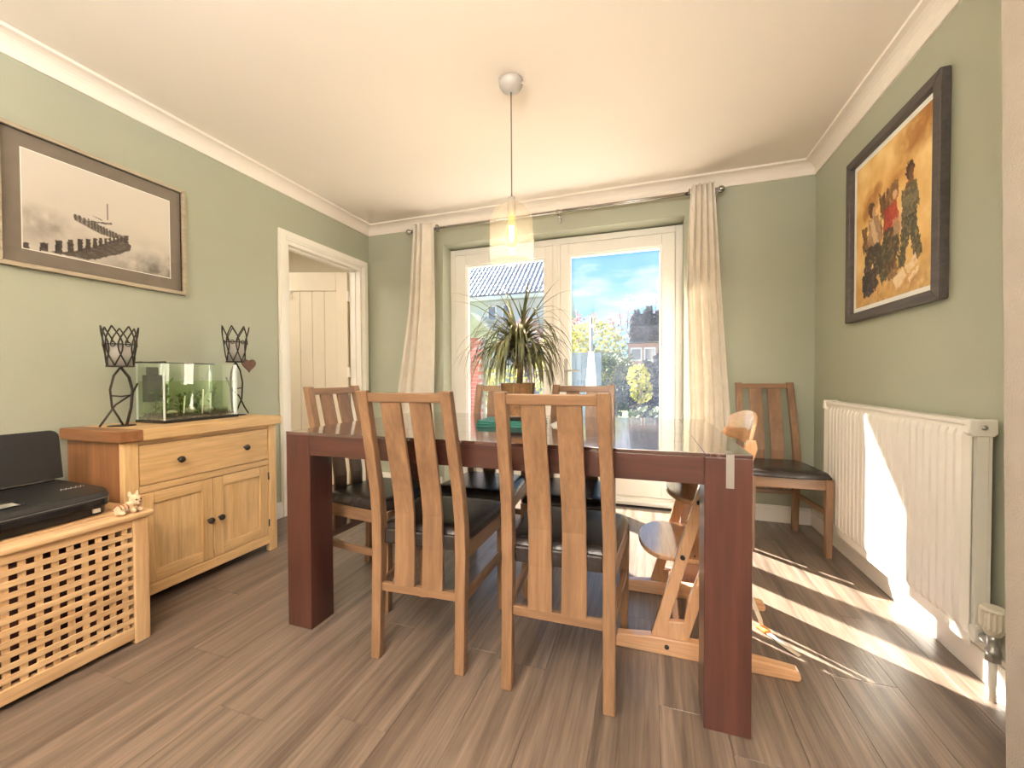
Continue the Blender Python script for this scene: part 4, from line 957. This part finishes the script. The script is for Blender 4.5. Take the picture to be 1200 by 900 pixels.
# ------------------------------------------------------------------ the garden
gp = MB().box(-12, 6, YB+.27, 6.2, -.16, -.06).build('ground_patio', M['paving']); struct(gp, 'pale paved patio outside the doors')
gl = MB().box(-30, 30, 6.2, 60, -.16, -.07).build('ground_lawn', M['lawn']); struct(gl, 'lawn beyond the patio')
def leafcloud(rng, n, blobs_, size, up=.3):
    m = MB(); tot = sum(b[1][0]*b[1][1]*b[1][2] for b in blobs_); vs = []; fs = []
    for c, r in blobs_:
        k = int(n*r[0]*r[1]*r[2]/tot)+1
        for _ in range(k):
            while True:
                d = Vector((rng.uniform(-1, 1), rng.uniform(-1, 1), rng.uniform(-1, 1)))
                if .35 < d.length < 1: break
            d = d.normalized()*(d.length**.5)
            p = Vector((c[0]+d.x*r[0], c[1]+d.y*r[1], c[2]+d.z*r[2]))
            a = Vector((rng.gauss(0, 1), rng.gauss(0, 1), rng.gauss(up, 1))).normalized(); b = a.orthogonal().normalized(); q = a.cross(b)
            s = size*rng.uniform(.6, 1.3); o = len(vs)
            vs += [p-b*s, p-q*s*.55, p+b*s, p+q*s*.55]; fs.append((o, o+1, o+2, o+3))
    m.add(vs, fs); return m
def tree(name, label, cat, loc, trunk_h, blobs_, n, size, mat, seed, group=None, trunk_r=.05, twigs=()):
    t = thing(name, label, cat, loc, 0, group); rng = random.Random(seed)
    tm = MB().tube([(0, 0, -.1), (.03, 0, trunk_h*.5), (0, .02, trunk_h)], [trunk_r, trunk_r*.8, trunk_r*.5], 8)
    for b in blobs_[:6]: tm.tube([(0, 0, trunk_h*.6), (b[0][0]*.6, b[0][1]*.6, (trunk_h*.6+b[0][2])/2), b[0]], [trunk_r*.5, trunk_r*.35, trunk_r*.15], 6)
    tm.build('trunk', M['bark'], t)
    o = leafcloud(rng, n, blobs_, size).build('foliage', mat, t); o['kind'] = 'stuff'
    if twigs:
        w = MB(); bl = []
        for (bx, by, bz, h, lean) in twigs:
            p = [(bx, by, bz), (bx+lean*.4, by, bz+h*.5), (bx+lean, by, bz+h)]; w.tube(p, [.014, .009, .004], 5)
            for i in range(9):
                u = rng.uniform(.15, 1); bl.append(((bx+lean*u+rng.uniform(-.10, .10), by+rng.uniform(-.08, .08), bz+h*u), (.07, .07, .06)))
        w.build('twigs', M['bark'], t)
        ob = leafcloud(rng, 40*len(twigs)*2, bl, .035).build('blossom', M['blossom'], t); ob['kind'] = 'stuff'
    return t
# boundary fence at the end of the garden
fe = thing('garden_fence', 'weathered board fence along the far end of the garden', 'fence', (3.4, 15.9, -.07))
fb = MB().box(-.095, .095, -.01, .01, 0, 1.75).mesh('fence_board'); fb.materials.append(M['fencewood'])
for k in range(34): inst('board', fb, fe, (-5.6+k*.2, random.uniform(-.006, .006), random.uniform(-.02, .02)))
for k in range(4): box('post', M['fencewood'], fe, -5.7+k*2.2-.05, -5.7+k*2.2+.05, .012, .11, 0, 1.85)
for z in (.4, 1.4): box('rail', M['fencewood'], fe, -5.7, 1.2, .012, .05, z, z+.08)
# neighbours' house
hs_ = thing('house', 'pale rendered house with a tiled roof beyond the left patio door', 'house', (0, 0, 0))
MB().box(-11.5, -4.55, 18.0, 25, -.1, 4.72).build('wall', M['render'], hs_)
def roof_tiles(par, x0, x1, y0, z0, y1, z1, rows, mat, wv):
    # pantile roof: ridged tile columns running up the slope, one mesh per strip of columns
    m = MB(); d = Vector((0, y1-y0, z1-z0)); nrm = Vector((0, -(z1-z0), y1-y0)).normalized(); ncol = int((x1-x0)/wv)
    for c in range(ncol):
        xa = x0+c*wv
        for r in range(rows):
            a = Vector((xa, y0, z0))+d*(r/rows); b = Vector((xa, y0, z0))+d*((r+1)/rows+.01)
            lift = nrm*.06; base_l = nrm*.015
            m.add([a+base_l+nrm*.04, a+Vector((wv*.5, 0, 0))+lift+nrm*.04, a+Vector((wv, 0, 0))+base_l, b+base_l, b+Vector((wv*.5, 0, 0))+lift, b+Vector((wv, 0, 0))+base_l, ], [(0, 1, 4, 3), (1, 2, 5, 4)])
    o = m.build('roof_tiles', mat, par); o['kind'] = 'stuff'
MB().prism([(17.55, 4.78), (21.5, 8.2), (25.45, 4.78), (25.45, 4.62), (17.55, 4.62)], 'x', -9.6, -4.3).build('roof', M['tile'], hs_)
roof_tiles(hs_, -9.6, -4.3, 17.5, 4.80, 21.5, 8.26, 14, M['tile'], .22)
MB().box(-11.2, -4.3, 17.42, 17.56, 4.60, 4.76).build('gutter', M['white'], hs_)
for wx0, wx1, wz0, wz1 in ((-7.30, -6.82, 3.65, 4.42), (-6.55, -6.08, 3.60, 4.44)):
    w_ = MB().box(wx0, wx1, 17.93, 17.995, wz0, wz0+.07).box(wx0, wx1, 17.93, 17.995, wz1-.07, wz1).box(wx0, wx0+.07, 17.93, 17.995, wz0, wz1).box(wx1-.07, wx1, 17.93, 17.995, wz0, wz1).box(wx0-.06, wx1+.06, 17.88, 17.995, wz0-.1, wz0).build('window', M['white'], hs_)
    MB().box(wx0+.06, wx1-.06, 17.97, 17.998, wz0+.06, wz1-.06).build('pane', M['winpane'], w_)
# lower side roof of the same house, sunlight put into its buff tile colour
MB().prism([(-7.9, 2.2), (-7.35, 3.75), (-7.05, 3.75), (-5.3, 2.2)], 'y', 15.2, 17.99).build('porch_roof', M['tile_sunlit'], hs_)
MB().box(-7.7, -5.5, 15.4, 17.99, -.1, 2.19).build('porch_wall', M['render'], hs_)
# brick garden wall at the left
bwz = thing('garden_wall', 'red brick garden wall seen low in the left patio door', 'wall', (-3.13, 7.4, -.07))
MB().box(-1.6, .0, .012, .2, 0, 1.86).build('mortar_core', M['mortar'], bwz)
mb_ = MB().box(-.104, .104, 0, .05, 0, .062).mesh('brick'); mb_.materials.append(M['brick'])
for r in range(25):
    for k in range(7): inst('brick', mb_, bwz, (-1.46+k*.218+(.109 if r % 2 else 0)-.05, 0, .004+r*.0745))
# shed
sh = thing('garden_shed', 'pinkish boarded garden shed among the bushes', 'shed', (-.10, 9.5, -.07))
for k in range(14): box('board', M['shedwood'], sh, -.32, .32, 0, .02, k*.13, k*.13+.124, bevel=0)
MB().box(-.31, .31, .021, .6, 0, 1.81).build('body', M['shedwood'], sh)
MB().prism([(-.36, 1.835), (.36, 1.86), (.36, 1.83), (-.36, 1.82)], 'y', -.05, .65).build('roof', M['fencewood'], sh)
for x0 in (-.27, .02):
    w_ = box('window_frame', M['white'], sh, x0, x0+.25, -.02, 0, 1.42, 1.72, bevel=0); MB().box(x0+.03, x0+.22, -.024, -.0205, 1.45, 1.69).build('pane', M['winpane'], w_)
# blue-grey playhouse / panel
bp_ = thing('painted_screen', 'blue-grey painted board screen beside the folded parasol', 'screen', (-1.32, 7.2, -.07))
for k in range(5): box('board', M['bluewood'], bp_, -.02+k*.115, -.02+k*.115+.109, 0, .03, .05, 1.50, bevel=0)
for z in (.3, 1.2): MB().box(-.02, .56, .0305, .06, z, z+.07).build('rail', M['bluewood'], bp_)
# closed parasol
pa = thing('parasol', 'white folded parasol standing on the patio', 'parasol', (-.84, 6.4, -.06))
MB().lathe([(.025, .05), (.025, 2.0)], n=10).build('pole', M['steel'], pa)
MB().lathe([(.24, 0), (.24, .05), (.06, .08)], n=20).build('base', M['fencewood'], pa)
n = 24; rings = []
for z, r in ((.62, .060), (.75, .072), (.95, .066), (1.15, .055), (1.36, .040), (1.46, .034)):
    rings.append([(r*(1+.22*math.cos(8*2*PI*k/n))*math.cos(2*PI*k/n), r*(1+.22*math.cos(8*2*PI*k/n))*math.sin(2*PI*k/n), z) for k in range(n)])
MB().loft(rings, True).build('canopy', M['canvas'], pa)
# patio table legs? low white planter edge by the lawn
pb = thing('planter', 'terracotta coloured planter trough at the lawn edge', 'planter', (.02, 6.9, -.06))
MB().box(-.35, .35, 0, .28, 0, .34).build('trough', M['shedwood'], pb, bevel=.01)
o = leafcloud(random.Random(5), 120, [((0, .14, .42), (.34, .13, .14))], .05).build('foliage', M['shrub'], pb); o['kind'] = 'stuff'
# bushes and trees
tree('yellow_bush', 'tall yellow-green bush behind the right patio door', 'bush', (-1.62, 10.3, -.07), 1.4, [((-.35, 0, 1.7), (.75, .5, .75)), ((.35, .1, 1.9), (.6, .5, .62)), ((-.75, 0, 1.1), (.5, .4, .7)), ((.1, -.1, 1.1), (.8, .5, .7)), ((.75, .1, 1.75), (.4, .4, .55))], 3400, .055, M['hedge'], 11)
tree('green_bush', 'mid-green bush lower in front of the shed', 'bush', (-.80, 9.1, -.07), .8, [((0, 0, .9), (.48, .4, .75)), ((.22, 0, 1.35), (.32, .3, .38)), ((-.1, 0, .5), (.45, .4, .5))], 1900, .045, M['shrub'], 12)
tree('small_tree', 'small pale green tree in front of the shed', 'tree', (-.17, 7.8, -.07), .75, [((0, 0, 1.06), (.20, .18, .24)), ((.06, 0, .8), (.20, .18, .22))], 520, .04, M['hedge'], 13, trunk_r=.03)
for k, (x, y, h, lab) in enumerate(((-.27, 11.2, 2.85, 'dark slim conifer beside the yellow bush'), (.02, 11.35, 2.95, 'dark slim conifer, second along from the yellow bush'), (.31, 11.2, 2.85, 'dark slim conifer, third along from the yellow bush'), (.66, 11.3, 3.0, 'dark slim conifer at the far end of the row'))):
    tree('conifer', lab, 'tree', (x, y, -.07), h*.85, [((0, 0, h*.22), (.21, .21, h*.24)), ((0, 0, h*.5), (.20, .20, h*.32)), ((0, 0, h*.78), (.17, .17, h*.22))], 5200, .07, M['conifer'], 20+k, 'dark conifers', .05)
tree('dark_hedge', 'low dark hedge below the conifers', 'hedge', (-.0, 8.35, -.07), .5, [((-.05, 0, .68), (.36, .25, .72)), ((.5, 0, .9), (.36, .3, .95)), ((.22, 0, .8), (.25, .2, .72))], 3600, .05, M['conifer'], 31)
tree('blossom_tree', 'blossoming tree with pink-white twigs above the conifers', 'tree', (.15, 14.2, -.07), 2.6, [((-.9, 0, 2.75), (.55, .4, .5)), ((.2, 0, 2.7), (.5, .4, .5))], 420, .05, M['blossom'], 41, None, .07,
     twigs=[(-1.0, 0, 2.7, .9, -.1), (-.8, 0, 2.7, 1.1, .05), (-.65, 0, 2.7, .85, .12), (-.3, 0, 2.6, .8, 0), (.05, 0, 2.7, 1.0, .1), (.2, 0, 2.7, 1.5, .06), (.35, 0, 2.7, 1.2, .1), (-1.2, 0, 2.6, .5, -.15), (.3, 0, 3.6, .7, .3)])
tree('blossom_tree', 'low blossoming tree at the left side of the yellow bush', 'tree', (-2.15, 11.6, -.07), 1.9, [((0, 0, 2.3), (.5, .4, .45)), ((.4, 0, 2.4), (.45, .4, .4))], 520, .05, M['blossom'], 42, None, .06, twigs=[(-.2, 0, 2.3, .7, -.1), (.2, 0, 2.4, .6, .05), (.6, 0, 2.4, .55, .1)])
tree('blossom_tree', 'white blossoming tree in front of the rendered house', 'tree', (-3.55, 12.0, -.07), 1.6, [((0, 0, 2.1), (.55, .45, .85)), ((.1, 0, 1.4), (.6, .4, .6))], 1500, .055, M['blossom'], 43, None, .06)
tree('yellow_bush', 'yellow-green shrub behind the potted plant leaves', 'bush', (-3.3, 9.2, -.07), .7, [((0, 0, .8), (.6, .4, .6)), ((-.7, 0, .75), (.5, .4, .6))], 1300, .05, M['hedge'], 14)

print('objects', len(bpy.data.objects), 'tris', sum(len(o.data.polygons) for o in bpy.data.objects if o.type == 'MESH')*2)
